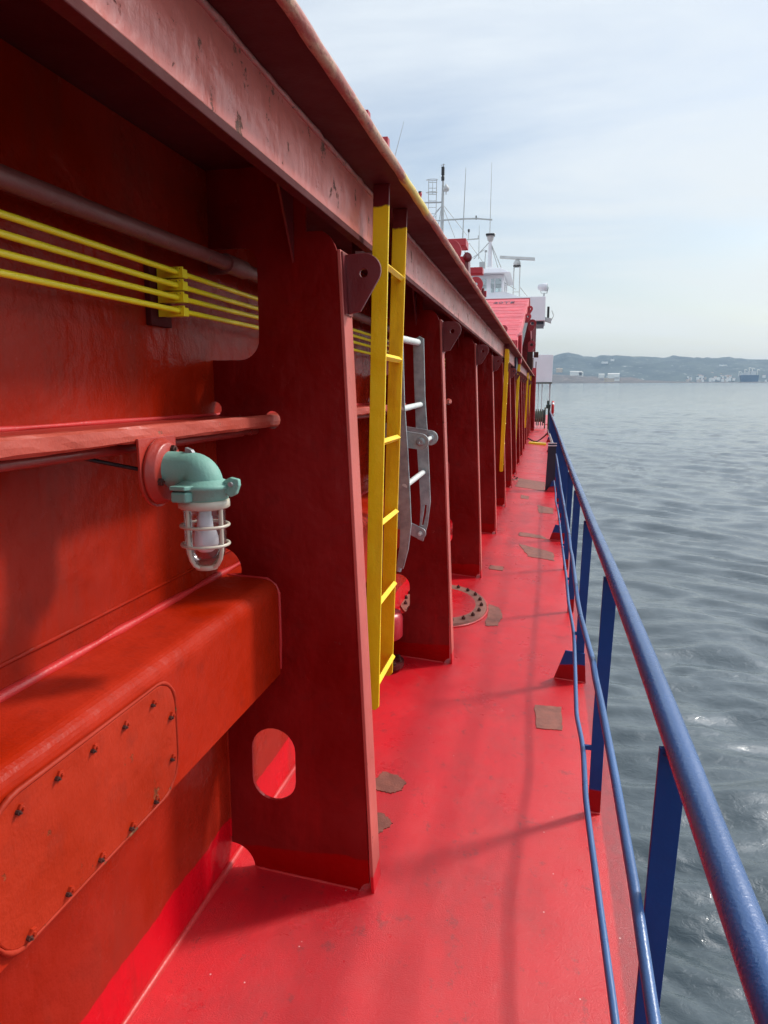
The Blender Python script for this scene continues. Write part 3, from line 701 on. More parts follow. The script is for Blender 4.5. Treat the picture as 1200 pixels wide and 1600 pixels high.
patch(blob([(-.30, 10.9), (-.30, 11.3), (-.18, 11.2), (-.18, 10.9)], .01, 10), 'small brown primer mark on the far deck before the navy stanchion, left one', 9)
patch(blob([(-.02, 9.75), (-.04, 10.4), (.17, 10.3), (.17, 9.8)], .01, 11), 'brown primer patch on the far deck at the right by the rail', 10)

# ------------------------------------------------------------------ handrail
hr = thing('handrail', 'blue steel handrail with flat posts and two bent lower rods along the deck edge', 'handrail', (.26, 0, 0))
TOP = [(a_, b__ * .9, 1.6 - .9 * (1.6 - c__)) for a_, b__, c__ in [(-2.9, .300, .865), (.2, .300, .862), (.93, .300, .860), (1.6, .300, .874), (2.6, .298, .868), (3.8, .296, .842), (6, .294, .822), (9, .291, .805), (14, .287, .798), (20, .280, .77), (30, .265, .735)]]
def lerp(tab, y):
    for a, c in zip(tab, tab[1:]):
        if y <= c[0]: t = (y - a[0]) / (c[0] - a[0]); return tuple(a[i] + (c[i] - a[i]) * t for i in range(1, len(a)))
    return tab[-1][1:]
yy = [-2.6 + .2 * i for i in range(164)]
def sm(tab, y, wd=.35):
    s_ = [lerp(tab, y + d) for d in (-wd, -wd / 2, 0, wd / 2, wd)]; return tuple(sum(a[i] for a in s_) / 5 for i in range(len(s_[0])))
MB().tube([(sm(TOP, y_)[0], y_, sm(TOP, y_)[1]) for y_ in yy], .0262, 20).build('top_rail', m_blue, hr)
MID = [(-2.6, .238, .45), (.6, .238, .44), (1.25, .240, .441), (1.54, .238, .490), (2.04, .240, .49), (2.57, .236, .50), (2.80, .232, .50), (3.0, .238, .482), (3.8, .226, .435), (4.10, .224, .43), (4.4, .232, .40), (5.3, .236, .425), (5.45, .228, .44), (6.0, .237, .437), (7.4, .240, .425), (8.1, .236, .445), (8.6, .232, .46), (9.8, .240, .445), (11.2, .215, .60), (11.8, .21, .62)]
MID = [(a_ * .885, x_ * .885, 1.6 - .885 * (1.6 - z_)) for a_, x_, z_ in MID]
LOW = [(-2.6, .200, .24), (1.0, .200, .235), (1.45, .200, .238), (1.84, .190, .254), (2.30, .180, .268), (2.62, .190, .258), (2.75, .191, .250), (3.06, .184, .215), (3.9, .205, .262), (4.1, .207, .262), (4.7, .200, .242), (5.4, .206, .235), (6.7, .205, .214), (8.0, .204, .225), (8.5, .200, .232), (9.5, .188, .20), (10.3, .198, .205), (11.2, .185, .27)]
fy = lambda tab: [tab[0][0] + (tab[-1][0] - tab[0][0]) * i / 240 for i in range(241)]
MB().tube([(sm(MID, y_, .05)[0], y_, sm(MID, y_, .05)[1]) for y_ in fy(MID)], .0118, 12).build('middle_rod', m_rod, hr)
MB().tube([(sm(LOW, y_, .05)[0], y_, sm(LOW, y_, .05)[1]) for y_ in fy(LOW)], .0098, 12).build('lower_rod', m_rod, hr)
for k in range(-3, 22):
    Yp = 1.372 + 1.334 * k
    tx, tz = lerp(TOP, Yp); tz -= .012
    b = MB(); t_ = .006
    b.prism([(.222, deckz(.222) + .0), (.268, deckz(.268)), (.270, .35), (tx + .020, tz), (tx - .032, tz), (.224, .35)], 'y', Yp - t_, Yp + t_)
    po = b.build('post', m_post, hr, .0012)
    if Yp < 11:
        mx_, mz_ = sm(MID, Yp, .05); lx_, lz_ = sm(LOW, Yp, .05)
        MB().box(lx_ - .002, .224, Yp - .010, Yp + .004, lz_ - .010, lz_ + .007).build('clip', m_post, po, .001)
    MB().tube([(tx - .006 + .012 * math.cos(a_) * 1.6, Yp + .012 * math.sin(a_), tz - .011) for a_ in [q * math.pi / 5 for q in range(10)]], .0042, 6, .3, closed=True).build('head_weld', m_post, po)
    if k % 3 == 2:
        b = MB(); b.prism([(.108, deckz(.108)), (.284, deckz(.284)), (.272, .150), (.166, .160)], 'y', Yp - .019, Yp - .0065)
        b.build('bracket', m_post, po, .001)
        MB().tube([(.112 + i * .014, Yp - .018, deckz(.112 + i * .014) + .002) for i in range(13)], .005, 6, .3).build('foot_weld', m_weldred, po)
    else:
        MB().tube([(.222 + i * .009, Yp - .007, deckz(.222 + i * .009) + .003) for i in range(6)], .005, 6, .3).build('foot_weld', m_weldred, po)

# navy stanchion with white bars
s_ = thing('gate_stanchion', 'dark navy steel stanchion with two white top bars standing at the rail', 'stanchion', (.14, 12.1, 0))
MB().prism([(.062, 0.0), (.215, -.015), (.215, .77), (.088, .77)], 'y', 12.08, 12.14).build('plate', m_navy, s_, .003)
for z in (.775, .735):
    MB().tube([(.080, 12.06, z), (.240, 12.06, z)], .0075, 8).build('white_bar', m_white, s_)
MB().prism([(.080, -.006), (.225, -.018), (.215, .055), (.120, .055)], 'y', 12.0, 12.03).build('foot_bracket', m_hred, s_)
ch = MB()
for i in range(16):
    ch.tube([(.155 - .028 * i / 15 + .008 * math.cos(a), 12.6 + i * .72, .70 - .018 * i + .02 * math.sin(a)) for a in [k * math.pi / 4 for k in range(8)]], .006, 5, closed=True)
for i in range(14):
    ch.tube([(.19 - .02 * i / 13, 12.3 + i * .5 + (.2 if k else 0), .69 - .012 * i + .02 * (k - .5)) for k in (0, 1)], .007, 5)
tag(ch.build('safety_chain', m_offwhite), 'pale chain hanging along the inside of the far blue rail', 'chain')

# yellow sill and hose
sill = thing('deck_sill', 'low yellow painted sill crossing the far walkway', 'sill', (-.1, 22.6, 0))
MB().prism([(-.42, .03), (.10, -.008), (.10, .05), (-.42, .085)], 'y', 22.5, 22.8).build('sill_bar', m_cable, sill, .004)
hp = [(-.45 + .56 * i / 12, 23.1 + .1 * math.sin(i), .16 - .12 * math.sin(math.pi * i / 12) ** 1 + (.16 * (i / 12) ** 2)) for i in range(13)]
tag(MB().tube(hp, .022, 8).build('hose', m_rust), 'dark hose draped across the far walkway over the yellow sill', 'hose')

# far mooring gear
mg = thing('mooring_winch', 'dark grey green mooring winch wound with rope at the far end of the walkway', 'winch', (-.25, 33, 0))
MB().lathe([(.30, -.36), (.30, -.30), (.19, -.28), (.19, .28), (.30, .30), (.30, .36)], (-.32, 33, .52), 20, 'x').build('drum', m_black, mg)
rp = MB()
for i in range(13):
    rp.tube([(-.56 + i * .04, 33 + .225 * math.cos(R(a)), .52 + .225 * math.sin(R(a))) for a in range(0, 360, 30)], .024, 6, closed=True)
rp.build('rope_coil', m_rope, mg)
MB().box(-.74, -.68, 32.8, 33.2, .03, .95).box(.02, .08, 32.8, 33.2, .0, .92).build('side_frame', m_rope, mg, .01)
hb = MB()
for i in range(7):
    hb.tube([(-.60 + .09 * i, 32.4, .85), (-.60 + .09 * i + .02, 32.35, .5), (-.58 + .09 * i, 32.4, .15)], .025, 6)
hb.build('hanging_rope', m_rope, mg)
tag(MB().tube([(-.62, 32.1, .12), (-.55, 32.05, .16)], .05, 8).build('buoy_float', m_white), 'small white float lying at the foot of the far mooring gear', 'float')
vv = thing('valve', 'dark green valve post at the far end of the blue rail', 'valve', (.22, 30.6, .7))
MB().tube([(.20, 30.6, 0), (.20, 30.6, 1.05)], .05, 10).build('post', m_steelgreen, vv)
MB().box(.08, .26, 30.55, 30.65, .92, 1.08).tube([(.16, 30.6, 1.05), (.16, 30.6, 1.24)], .05, 8).build('head', m_steelgreen, vv, .01)
lb = thing('lifebuoy', 'red and white lifebuoy hung on the far end of the blue rail', 'lifebuoy', (.33, 30.2, .9))
MB().tube([(.34, 30.2 + .30 * math.cos(R(a)), .92 + .26 * math.sin(R(a))) for a in range(0, 360, 15)], .055, 10, closed=True).build('ring', plain('lifebuoy_red', (.55, .02, .02), .5), lb)
for a in (45, 135, 225, 315):
    MB().tube([(.34, 30.2 + .30 * math.cos(R(a + d)), .92 + .26 * math.sin(R(a + d))) for d in (-9, 0, 9)], .058, 10).build('white_band', m_white, lb)

# white windscreen panel on posts
ws = thing('embarkation_screen', 'white rectangular canvas screen panel raised on thin posts beyond the blue rail', 'screen', (-.1, 34, 0))
MB().hexa([(-.66, 34, 2.02), (.30, 34, 2.02), (.30, 34.7, 2.02), (-.66, 34.7, 2.02)], [(-.68, 34, 3.24), (.33, 34, 3.24), (.33, 34.7, 3.24), (-.68, 34.7, 3.24)]).build('panel', m_white, ws, .015)
MB().box(-.70, .32, 33.97, 34.75, 1.96, 2.015).build('base_frame', m_rope, ws)
for x, r_ in ((.235, .035), (-.12, .018), (-.28, .018)):
    MB().tube([(x, 34.3, 0), (x, 34.3, 1.97)], r_, 8).build('post', m_grey, ws)
st = thing('red_gantry_post', 'dark red steel post with rods at the end of the hatch coaming', 'post', (-.5, 30.5, 0))
MB().box(-.62, -.36, 30.4, 30.7, 0.03, 2.55).build('post', m_hred, st, .01)
MB().tube([(-.50, 30.5, 2.5), (-.50, 30.5, 2.95)], .02, 6).tube([(-.38, 30.5, 2.5), (-.38, 30.5, 2.80)], .02, 6).build('rod', m_rust, st)

# ------------------------------------------------------------------ hatch covers above
def cover(y0, y1, label):
    t = thing('hatch_cover', label, 'hatch cover', (-1.1, y0, 2.24), 'closed hatch covers on the coaming')
    MB().box(-9.9, -.66, y0, y1 - .02, 2.26, 2.44).build('panel', m_hred, t, .01)
    MB().box(-.70, -.62, y0 + .1, y1 - .12, 2.236, 2.30).build('skirt', m_under, t, .004)
    return t
for i, (a, c) in enumerate(((-2.6, 2.3), (2.3, 7.6), (7.6, 12.9))):
    cover(a, c, ('closed red hatch cover nearest the camera, above the lamp', 'closed red hatch cover above the first yellow ladder', 'closed red hatch cover just before the raised panel')[i])
def hinge(Y, x, z, r, label):
    t = thing('hatch_hinge_gear', label, 'hatch fitting', (x, Y, 2.3), 'rounded lugs on the hatch covers')  # hinge lug of a folding hatch cover
    o = [(x - r, z - r * 1.9), (x + r * .55, z - r * 1.9)] + arc(x, z, r, -30, 180, 14)
    plate_holes('lug', o, [arc(x, z, r * .27, 0, 360, 14)[:-1]], 'y', Y, Y + .04, m_hred, t, .003)
    return t
pc = at(703, 392, 5.5); h1 = hinge(5.5, pc.x, pc.z, .082, 'large rounded red hinge lug with round hole, nearest above the coaming')
MB().box(-1.6, at(728, 380, 6.0).x, 6.0, 6.2, at(728, 384, 6).z, at(728, 372, 6).z).build('beam', m_hred, h1, .004)
MB().box(-1.4, at(728, 400, 5.8).x, 5.75, 5.9, at(728, 418, 5.8).z, at(728, 402, 5.8).z).build('base_block', m_hred, h1, .004)
q1, q2 = at(727, 394, 5.6), at(734, 436, 5.6)
MB().hexa([(q1.x, 5.6, 2.24), (q2.x, 5.6, 2.24), (q2.x, 5.75, 2.24), (q1.x, 5.75, 2.24)], [(q1.x - .005, 5.6, q1.z), (q1.x + .022, 5.6, q1.z), (q1.x + .022, 5.75, q1.z), (q1.x - .005, 5.75, q1.z)]).build('guide_post', m_lug, h1, .004)
pc = at(731, 403, 5.62); MB().lathe([(.0001, -.02), (.032, -.02), (.032, .02), (.0001, .02)], (pc.x, 5.6, pc.z), 14, 'y').build('roller', m_lug, h1)
pc = at(743, 444, 7.6); h2 = hinge(7.6, pc.x, pc.z, .074, 'smaller rounded red hinge lug in front of the white wheelhouse')
MB().box(-1.5, at(754, 420, 7.9).x, 7.9, 8.05, at(754, 427, 7.9).z, at(754, 417, 7.9).z).build('beam', m_hred, h2, .004)
MB().box(at(750, 460, 7.7).x, at(756, 460, 7.7).x, 7.7, 7.8, 2.24, at(756, 450, 7.7).z).build('guide_post', m_lug, h2, .003)
a, c = at(756, 455, 7.75), at(760, 464, 7.75); MB().box(a.x, c.x, 7.72, 7.78, c.z, a.z).build('stop_block', m_hred, h2, .003)
pc = at(787, 514, 10.2); h3 = hinge(10.2, pc.x, pc.z, .052, 'red ring shaped hinge lug standing before the raised pink hatch panel')
pc = at(800, 536, 12.6); h4 = hinge(12.6, pc.x, pc.z, .055, 'small red hinge lug at the foot of the raised pink hatch panel')
tag(MB().box(-.545, -.505, 2.10, 2.13, 2.233, 2.372).box(-.545, -.500, 2.13, 2.36, 2.233, 2.300).box(-.545, -.505, 2.36, 2.39, 2.233, 2.385).build('hatch_cleat', m_hred, None, .002), 'small red cleat peeking over the chipped coaming lip by the first ladder', 'cleat')

# raised hatch panel, an A-frame
rp_ = thing('raised_hatch_panel', 'sunlit pinkish red hatch cover raised at a slant in front of the white bridge', 'hatch cover', (-2, 13.3, 2.5))
u0, u1 = Vector((0, 13.3, 2.50)), Vector((0, 20.8, 4.10))
d_ = (u1 - u0).normalized(); nn = Vector((0, -d_.z, d_.y))
def slab(x0, x1, s0, s1, t0, t1, name, mat, par, bev=.01, o_=None):
    base = o_ or u0
    P_ = lambda x, s, t: tuple(Vector((x, base.y, base.z)) + Vector((0, d_.y, d_.z)) * s + nn * t)
    return MB().hexa([P_(x0, s0, t0), P_(x1, s0, t0), P_(x1, s1, t0), P_(x0, s1, t0)], [P_(x0, s0, t1), P_(x1, s0, t1), P_(x1, s1, t1), P_(x0, s1, t1)]).build(name, mat, par, bev)
LN = (u1 - u0).length
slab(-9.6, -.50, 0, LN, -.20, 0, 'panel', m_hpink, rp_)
slab(-9.6, -.515, .1, LN - .1, -.62, -.205, 'underside_frame', m_navy, rp_)
for k in range(1, 11):
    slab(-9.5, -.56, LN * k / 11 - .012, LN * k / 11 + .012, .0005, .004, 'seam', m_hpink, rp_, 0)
slab(-.50, -.44, .4, .8, -.5, .03, 'side_roller', m_hred, rp_)
for sv in (4.6, 6.3):
    P_ = Vector((-.44, u0.y, u0.z)) + Vector((0, d_.y, d_.z)) * sv + nn * -.12
    plate_holes('side_lug', [(P_.x - .07, P_.z - .14), (P_.x + .0, P_.z - .14)] + arc(P_.x, P_.z, .075, -40, 180, 10), [arc(P_.x, P_.z, .026, 0, 360, 10)[:-1]], 'y', P_.y, P_.y + .05, m_hred, rp_, .003)
# lettering near its upper corner (small dark characters, worn)
tcv = bpy.data.curves.new('lettering', 'FONT'); tcv.body = '20TE'; tcv.size = .34; tcv.extrude = .003; tcv.space_character = 1.05
to = bpy.data.objects.new('lettering', tcv); col.objects.link(to)
bpy.context.view_layer.update()
me = bpy.data.meshes.new_from_object(to.evaluated_get(bpy.context.evaluated_depsgraph_get())); bpy.data.objects.remove(to)
to = bpy.data.objects.new('lettering', me); col.objects.link(to); me.materials.append(m_navy)
to.parent = rp_
tp = Vector((-1.40, u0.y, u0.z)) + Vector((0, d_.y, d_.z)) * (LN - 1.15) + nn * .006
to.location = tp - Vector(rp_.location); to.rotation_euler = (math.atan2(d_.z, d_.y), 0, 0); to.scale = (.75, 1.9, 1)
# mating panel behind
rq = thing('raised_hatch_panel', 'second raised hatch cover leaning behind the pink one, its dark edge showing beside the bridge', 'hatch cover', (-2, 21, 2.5))
MB().hexa([(-9.6, 21.0, 3.95), (-.48, 21.0, 3.95), (-.48, 27.5, 2.45), (-9.6, 27.5, 2.45)], [(-9.6, 21.0, 4.15), (-.48, 21.0, 4.15), (-.48, 27.5, 2.7), (-9.6, 27.5, 2.7)]).build('panel', m_hred, rq, .01)
MB().box(-.60, -.42, 24.5, 25.0, 2.3, 3.30).box(-.40, -.25, 25.4, 25.8, 2.75, 2.92).build('locking_gear', m_rust, rq, .01)
for zc in (3.55, 2.95):
    plate_holes('lug', [(-.52, zc - .2), (-.40, zc - .2)] + arc(-.42, zc, .12, -40, 180, 10), [arc(-.42, zc, .05, 0, 360, 10)[:-1]], 'y', 22, 22.06, m_hred, rq, .003)

# ------------------------------------------------------------------ bridge
BY = 40.0
def X_(px, Y=BY): return at(px, 600, Y).x
def Z_(px, py, Y=BY): return at(px, py, Y).z
br_ = thing('ship_bridge', 'white ship bridge with open wing and wheelhouse windows rising behind the red hatches', 'ship bridge', (-5.3, BY, 0))
zt, zb_ = Z_(848, 463), Z_(848, 501)
MB().box(-10.7, X_(848), BY, BY + 3.2, zb_, zt).build('wing_bulwark', m_white, br_, .03)
MB().box(-.95, X_(846), BY + .3, BY + 3.0, zb_ - .16, zb_ - .005).build('wing_underside', m_navy, br_)
MB().box(-10.2, -.95, BY + .8, BY + 9, 0, zb_ - .01).build('deckhouse', m_white, br_, .03)
MB().box(-1.0, -.55, BY - .1, BY + .6, 3.7, 5.05).build('wing_support', m_lug, br_, .03)
MB().box(-.62, -.42, BY - .2, BY + .5, 2.9, 3.4).build('winch_block', m_rust, br_, .03)
MB().prism([(X_(755), zt - .02), (X_(815), zt - .02), (X_(783), Z_(783, 454)), (X_(760), Z_(760, 456))], 'y', BY + .4, BY + .5).build('wind_deflector', m_white, br_)
# wheelhouse with real window openings
wx1 = X_(783, BY + 1.5); zr = Z_(783, 429, BY + 1.5); zs_ = Z_(783, 459, BY + 1.5); zw0, zw1 = Z_(775, 458, BY + 1.5), Z_(775, 435, BY + 1.5)
WY = BY + 1.5
ho = [(x0, x1) for x0, x1 in ((X_(763, WY), X_(768.5, WY)), (X_(770, WY), X_(779.5, WY)))]
k_ = X_(760, WY)
while k_ > -8.2: ho.append((k_ - 1.0, k_ - .12)); k_ -= 1.1
holes = [[(x0, zw0), (x1, zw0), (x1, zw1), (x0, zw1)] for x0, x1 in ho]
wallf = plate_holes('front_wall', [(-9.2, zt - .1), (wx1, zt - .1), (wx1, zr), (-9.2, zr)], holes, 'y', WY, WY + .12, m_white, br_, .01)
for x0, x1 in ho:
    MB().box(x0 - .03, x1 + .03, WY + .05, WY + .06, zw0 - .03, zw1 + .03).build('window_pane', m_pane, wallf)
sideh = [[(WY + .4, zw0), (WY + 1.8, zw0), (WY + 1.8, zw1), (WY + .4, zw1)], [(WY + 2.1, zw0), (WY + 3.4, zw0), (WY + 3.4, zw1), (WY + 2.1, zw1)]]
for xx in (wx1 - .12, -9.2):
    plate_holes('side_wall', [(WY + .125, zt - .1), (WY + 3.8, zt - .1), (WY + 3.8, zr), (WY + .125, zr)], sideh, 'x', xx, xx + .12, m_white, br_, .01)
ho2 = [[(x0, zw0), (x1, zw0), (x1, zw1), (x0, zw1)] for x0, x1 in ho]
plate_holes('rear_wall', [(-9.2, zt - .1), (wx1, zt - .1), (wx1, zr), (-9.2, zr)], ho2, 'y', WY + 3.81, WY + 3.93, m_white, br_, .01)
rx = X_(793, BY + 1)
MB().hexa([(-9.8, BY + .9, zr), (rx, BY + .9, zr + .02), (rx, BY + 6, zr + .02), (-9.8, BY + 6, zr)], [(-9.4, BY + 1.2, zr + .30), (rx - .55, BY + 1.2, zr + .30), (rx - .55, BY + 5.7, zr + .30), (-9.4, BY + 5.7, zr + .30)]).build('roof', m_white, br_, .02)
a = Z_(749, 409, BY + 2); MB().box(X_(745, BY + 2), X_(754, BY + 2), BY + 2, BY + 2.5, zr + .28, a).build('roof_box', m_grey, br_, .02)
MB().box(-.20, -.11, BY + .2, BY + .5, Z_(852, 500), Z_(852, 475)).build('side_light_board', m_offwhite, br_, .01)
MB().box(-.02, .10, BY + .3, BY + .5, Z_(855, 497), Z_(855, 478)).build('side_light_screen', m_black, br_, .01)
MB().prism([(-.25, Z_(850, 499)), (.20, Z_(855, 504)), (.22, Z_(855, 497)), (-.25, Z_(850, 494))], 'y', BY + .2, BY + .7).tube([(.20, BY + .4, Z_(858, 500)), (.33, BY + .4, Z_(858, 492)), (.22, BY + .4, Z_(858, 484))], .02, 6).build('light_bracket', m_grey, br_)

# searchlight
sl_ = thing('searchlight', 'round searchlight on a short stand at the outer end of the bridge wing', 'searchlight', (X_(845), BY + .5, zt))
cz = Z_(845, 447); cx_ = X_(845)
MB().lathe([(.0001, -.36), (.14, -.30), (.20, -.10), (.215, .14), (.20, .15), (.0001, .11)], (cx_, BY + .5, cz), 20, 'x').build('lamp_head', m_white, sl_)
MB().lathe([(.0001, .0), (.19, .0), (.19, .01), (.0001, .02)], (cx_ + .155, BY + .5, cz), 20, 'x').build('lens', m_navy, sl_)
MB().tube([(cx_, BY + .5, zt), (cx_, BY + .5, zt + .22)], .05, 8).tube([(cx_ - .22, BY + .5, cz), (cx_ - .15, BY + .5, zt + .22), (cx_ + .15, BY + .5, zt + .22), (cx_ + .22, BY + .5, cz)], .02, 6).build('stand', m_grey, sl_)

# radar with scanner
ra = thing('radar', 'long horizontal radar scanner on a lattice stand to the right of the wheelhouse', 'radar', (X_(808), BY + 2, zt))
def PB(px, py, Y): p = at(px, py, Y); return (p.x, p.y, p.z)
YR_ = BY + 2
p0, p1 = at(781, 401.5, YR_), at(836, 404.5, YR_)
MB().hexa([(p0.x, YR_ - .1, p0.z - .09), (p1.x, YR_ - .1, p1.z - .09), (p1.x, YR_ + .1, p1.z - .09), (p0.x, YR_ + .1, p0.z - .09)], [(p0.x, YR_ - .06, p0.z + .07), (p1.x, YR_ - .06, p1.z + .07), (p1.x, YR_ + .06, p1.z + .07), (p0.x, YR_ + .06, p0.z + .07)]).build('scanner_bar', m_offwhite, ra, .02)
c_ = at(808, 412, YR_); MB().lathe([(.0001, .27), (.10, .25), (.16, .17), (.20, .10), (.20, -.06), (.0001, -.06)], (c_.x, YR_, c_.z - .05), 14).build('gearbox', m_offwhite, ra)
MB().box(c_.x - .2, c_.x + .2, YR_ - .2, YR_ + .2, c_.z - .17, c_.z - .112).build('platform', m_black, ra)
for dx, dy in ((-.16, -.16), (.16, -.16), (-.16, .16), (.16, .16)):
    MB().tube([(c_.x + dx * 1.1, YR_ + dy, zt - .3), (c_.x + dx, YR_ + dy, c_.z - .15)], .028, 6).build('leg', m_offwhite, ra)
MB().tube([(c_.x - .17, YR_ - .16, zt + .5), (c_.x + .17, YR_ - .16, zt + .5)], .02, 6).build('cross_bar', m_offwhite, ra)
for a, c in (((780, 437), (806, 452)), ((812, 448), (824, 463))):
    MB().tube([PB(a[0], a[1], YR_ + .2), PB(c[0], c[1], YR_ + .2)], .02, 5).build('stay_wire', m_grey, ra)

# satellite / compass mast (white tapering)
sm_ = thing('signal_mast', 'short white tapering mast with black lamps on top of the wheelhouse roof', 'mast', (X_(766, BY + 2), BY + 2, zr))
a, c = at(765.5, 372, BY + 2), at(765.5, 418, BY + 2)
MB().tube([tuple(c), (a.x + .03, a.y, a.z)], [.14, .085], 12).build('pole', m_white, sm_)
MB().lathe([(.08, -.22), (.16, -.12), (.20, .10), (.27, .16), (.27, .22), (.0001, .22)], (a.x + .03, a.y, a.z), 14).build('head', m_offwhite, sm_)
MB().box(a.x - .20, a.x + .26, a.y - .29, a.y + .2, a.z + .10, a.z + .19).build('lamp_row', m_black, sm_, .01)
for q_ in ((738, 402), (778, 418), (783, 418)):
    MB().tube([(a.x + .02, a.y - .05, a.z - .18), PB(q_[0] if q_[0] > 740 else 740, q_[1] + (3 if q_[0] < 740 else 0), BY + 2)], .022, 5).build('stay_wire', m_grey, sm_)
MB().tube([PB(757, 418, BY + 2.2), PB(759, 391, BY + 2.2)], [.03, .02], 6).box(at(757, 392, 42).x, at(761, 392, 42).x, BY + 2.15, BY + 2.25, at(760, 393, 42).z, at(760, 390, 42).z).build('side_rod', m_grey, sm_)

# main mast with cage ladder
MY = BY + 5
def PM(px, py, dy=0.): p = at(px, py, MY + dy); return (p.x, p.y, p.z)
mm = thing('main_mast', 'tall grey mast with yardarms, lamps and wire stays above the bridge', 'mast', PM(691, 420))
MB().tube([PM(690, 425), PM(691, 340), PM(692, 300), PM(693, 256)], [.11, .10, .075, .03], 10).build('pole', m_grey, mm)
MB().tube([PM(656, 317), PM(692, 316)], .045, 6).build('yardarm', m_grey, mm)
MB().tube([PM(672, 344.5), PM(692, 345)], .035, 6).tube([PM(692, 344), PM(726, 342), PM(745, 341.5), PM(769, 343.5)], .05, 6).build('yardarm', m_grey, mm)
MB().box(PM(690, 268)[0], PM(694.5, 268)[0], MY - .12, MY + .08, PM(692, 274)[2], PM(692, 261)[2]).lathe([(.09, -.2), (.11, 0), (.05, .1)], PM(692, 277), 8).build('lantern', m_black, mm, .02)
MB().tube([PM(689, 258.5), PM(695, 257)], .02, 5).build('crosshead', m_grey, mm)
b = MB(); b.lathe([(.0001, -.24), (.16, -.20), (.20, -.05), (.0001, .22)], PM(697, 293), 12).box(PM(692, 295)[0], PM(702, 295)[0], MY - .03, MY + .03, PM(697, 296)[2], PM(697, 294)[2]).tube([PM(697, 296), PM(697, 304)], .03, 5); b.build('siren_horn', m_offwhite, mm)
MB().tube([PM(656.5, 315), PM(656.5, 310)], .08, 8).build('signal_light_base', m_hred, mm)
MB().lathe([(.10, 0), (.07, .13), (.10, .28), (.11, .42), (.0001, .45)], PM(656.5, 312.5), 10).build('signal_light', m_hred, mm)
MB().lathe([(.11, 0), (.11, .10), (.0001, .12)], PM(656.5, 302), 10).build('signal_cap', m_black, mm)
for a, c in (((690, 322), (680, 332)), ((690, 322), (684, 357)), ((692, 323), (711, 372)), ((694, 322), (730, 368)), ((690, 322), (672, 345)), ((656, 318), (660, 330))):
    MB().tube([PM(*a), PM(*c, .3)], .018, 5).build('stay_wire', m_grey, mm)
MB().lathe([(.10, -.5), (.20, -.45), (.22, -.2), (.10, 0), (.14, .05), (.12, .25), (.0001, .28)], PM(688, 364), 10).build('lower_lamp', m_offwhite, mm)
MB().tube([PM(744, 343), PM(744, 337)], .04, 6).build('anemometer', m_black, mm)
def ant(px0, py0, px1, py1, r0, label, mat=m_grey, Y=None, name='whip_antenna'):
    q0, q1 = PM(px0, py0), PM(px1, py1)
    tag(MB().tube([q0, tuple((Vector(q0) + Vector(q1)) / 2), q1], [r0, r0 * .7, r0 * .35], 6).build(name, mat), label, 'antenna', 'whip antennas above the bridge')
ant(765, 378, 768.5, 254, .032, 'tallest thin whip antenna, rising above the white signal mast', m_offwhite)
ant(723, 372, 728, 262, .040, 'thin whip antenna between the main mast and the tallest whip', m_grey)
ant(748, 405, 749, 352, .028, 'short whip antenna standing on the wheelhouse roof box', m_grey)
q0 = at(614, 256, 30); q1 = at(631, 190, 30)
tag(MB().tube([tuple(at(604, 295, 30)), tuple(q0), tuple(q1)], [.022, .016, .007], 5).build('whip_antenna', m_grey), 'leaning thin whip antenna rising alone over the red coaming lip', 'antenna', 'whip antennas above the bridge')
rm = thing('aerial_frame', 'small aerial frame with crossed stays between the masts', 'antenna', PM(745, 400))
MB().tube([PM(729, 374.5), PM(748, 373)], .035, 6).tube([PM(732, 373), PM(732.5, 361)], .022, 5).tube([PM(747, 374), PM(747.5, 368)], .025, 5).build('crossbar', m_grey, rm)
MB().tube([PM(731, 376), PM(726, 395)], .022, 5).tube([PM(733, 380), PM(755, 410)], .018, 5).tube([PM(735, 405), PM(757, 390)], .018, 5).build('brace', m_grey, rm)
MB().lathe([(.05, 0), (.07, .15), (.0001, .2)], PM(732.5, 363), 8).build('aerial_head', m_black, rm)
cl_ = thing('cage_ladder', 'thin grey safety cage ladder standing left of the main mast', 'ladder', PM(674, 370))
b = MB(); b.tube([PM(669, 372), PM(670, 281)], .022, 5).tube([PM(680.5, 372), PM(682.5, 281)], .022, 5); b.build('stile', m_grey, cl_)
for py in (285, 294, 300, 304, 314, 324, 334, 339, 350, 360):
    MB().tube([PM(669.5, py), PM(682, py)], .018, 5).build('rung', m_grey, cl_)
c_ = Vector(PM(675, 281)); b = MB()
for dz in (0, -.7):
    b.tube([(c_.x + .33 * math.cos(R(a)), c_.y + .3 * math.sin(R(a)), c_.z + dz + .04 * math.sin(R(a))) for a in range(0, 360, 20)], .018, 5, closed=True)
b.tube([(c_.x, c_.y + .3, c_.z), (c_.x, c_.y + .3, c_.z - .75)], .016, 5); b.build('hoop', m_grey, cl_)

# ------------------------------------------------------------------ sea (rises with the ship's trim so its horizon sits above the ship's own vanishing point)
TRIM = math.tan(R(.735)); SEA0 = -3.6
def seaz(x, y): return SEA0 + TRIM * y
import numpy as np
b = MB(); rings = []
r_ = 3.0
while r_ < 420: rings.append(r_); r_ *= 1.0085
while r_ < 11000: rings.append(r_); r_ *= 1.10
NA = 300; AZ0, AZ1 = R(-4), R(24)            # finely waved sector of the sea on the open side of the ship
rw = random.Random(5)
rr_ = np.array(rings)[:, None]; aa_ = np.linspace(AZ0, AZ1, NA + 1)[None, :]
XX, YY = rr_ * np.sin(aa_), rr_ * np.cos(aa_)
wx = XX + .35 * np.sin(YY * .9 + XX * .4) + 1.1 * np.sin(YY * .21 + 1.); wy = YY + .30 * np.sin(XX * 1.1 + .5) + .9 * np.sin(XX * .23 + 2. + YY * .05)
HT = np.zeros_like(XX); cell = rr_ * .0085
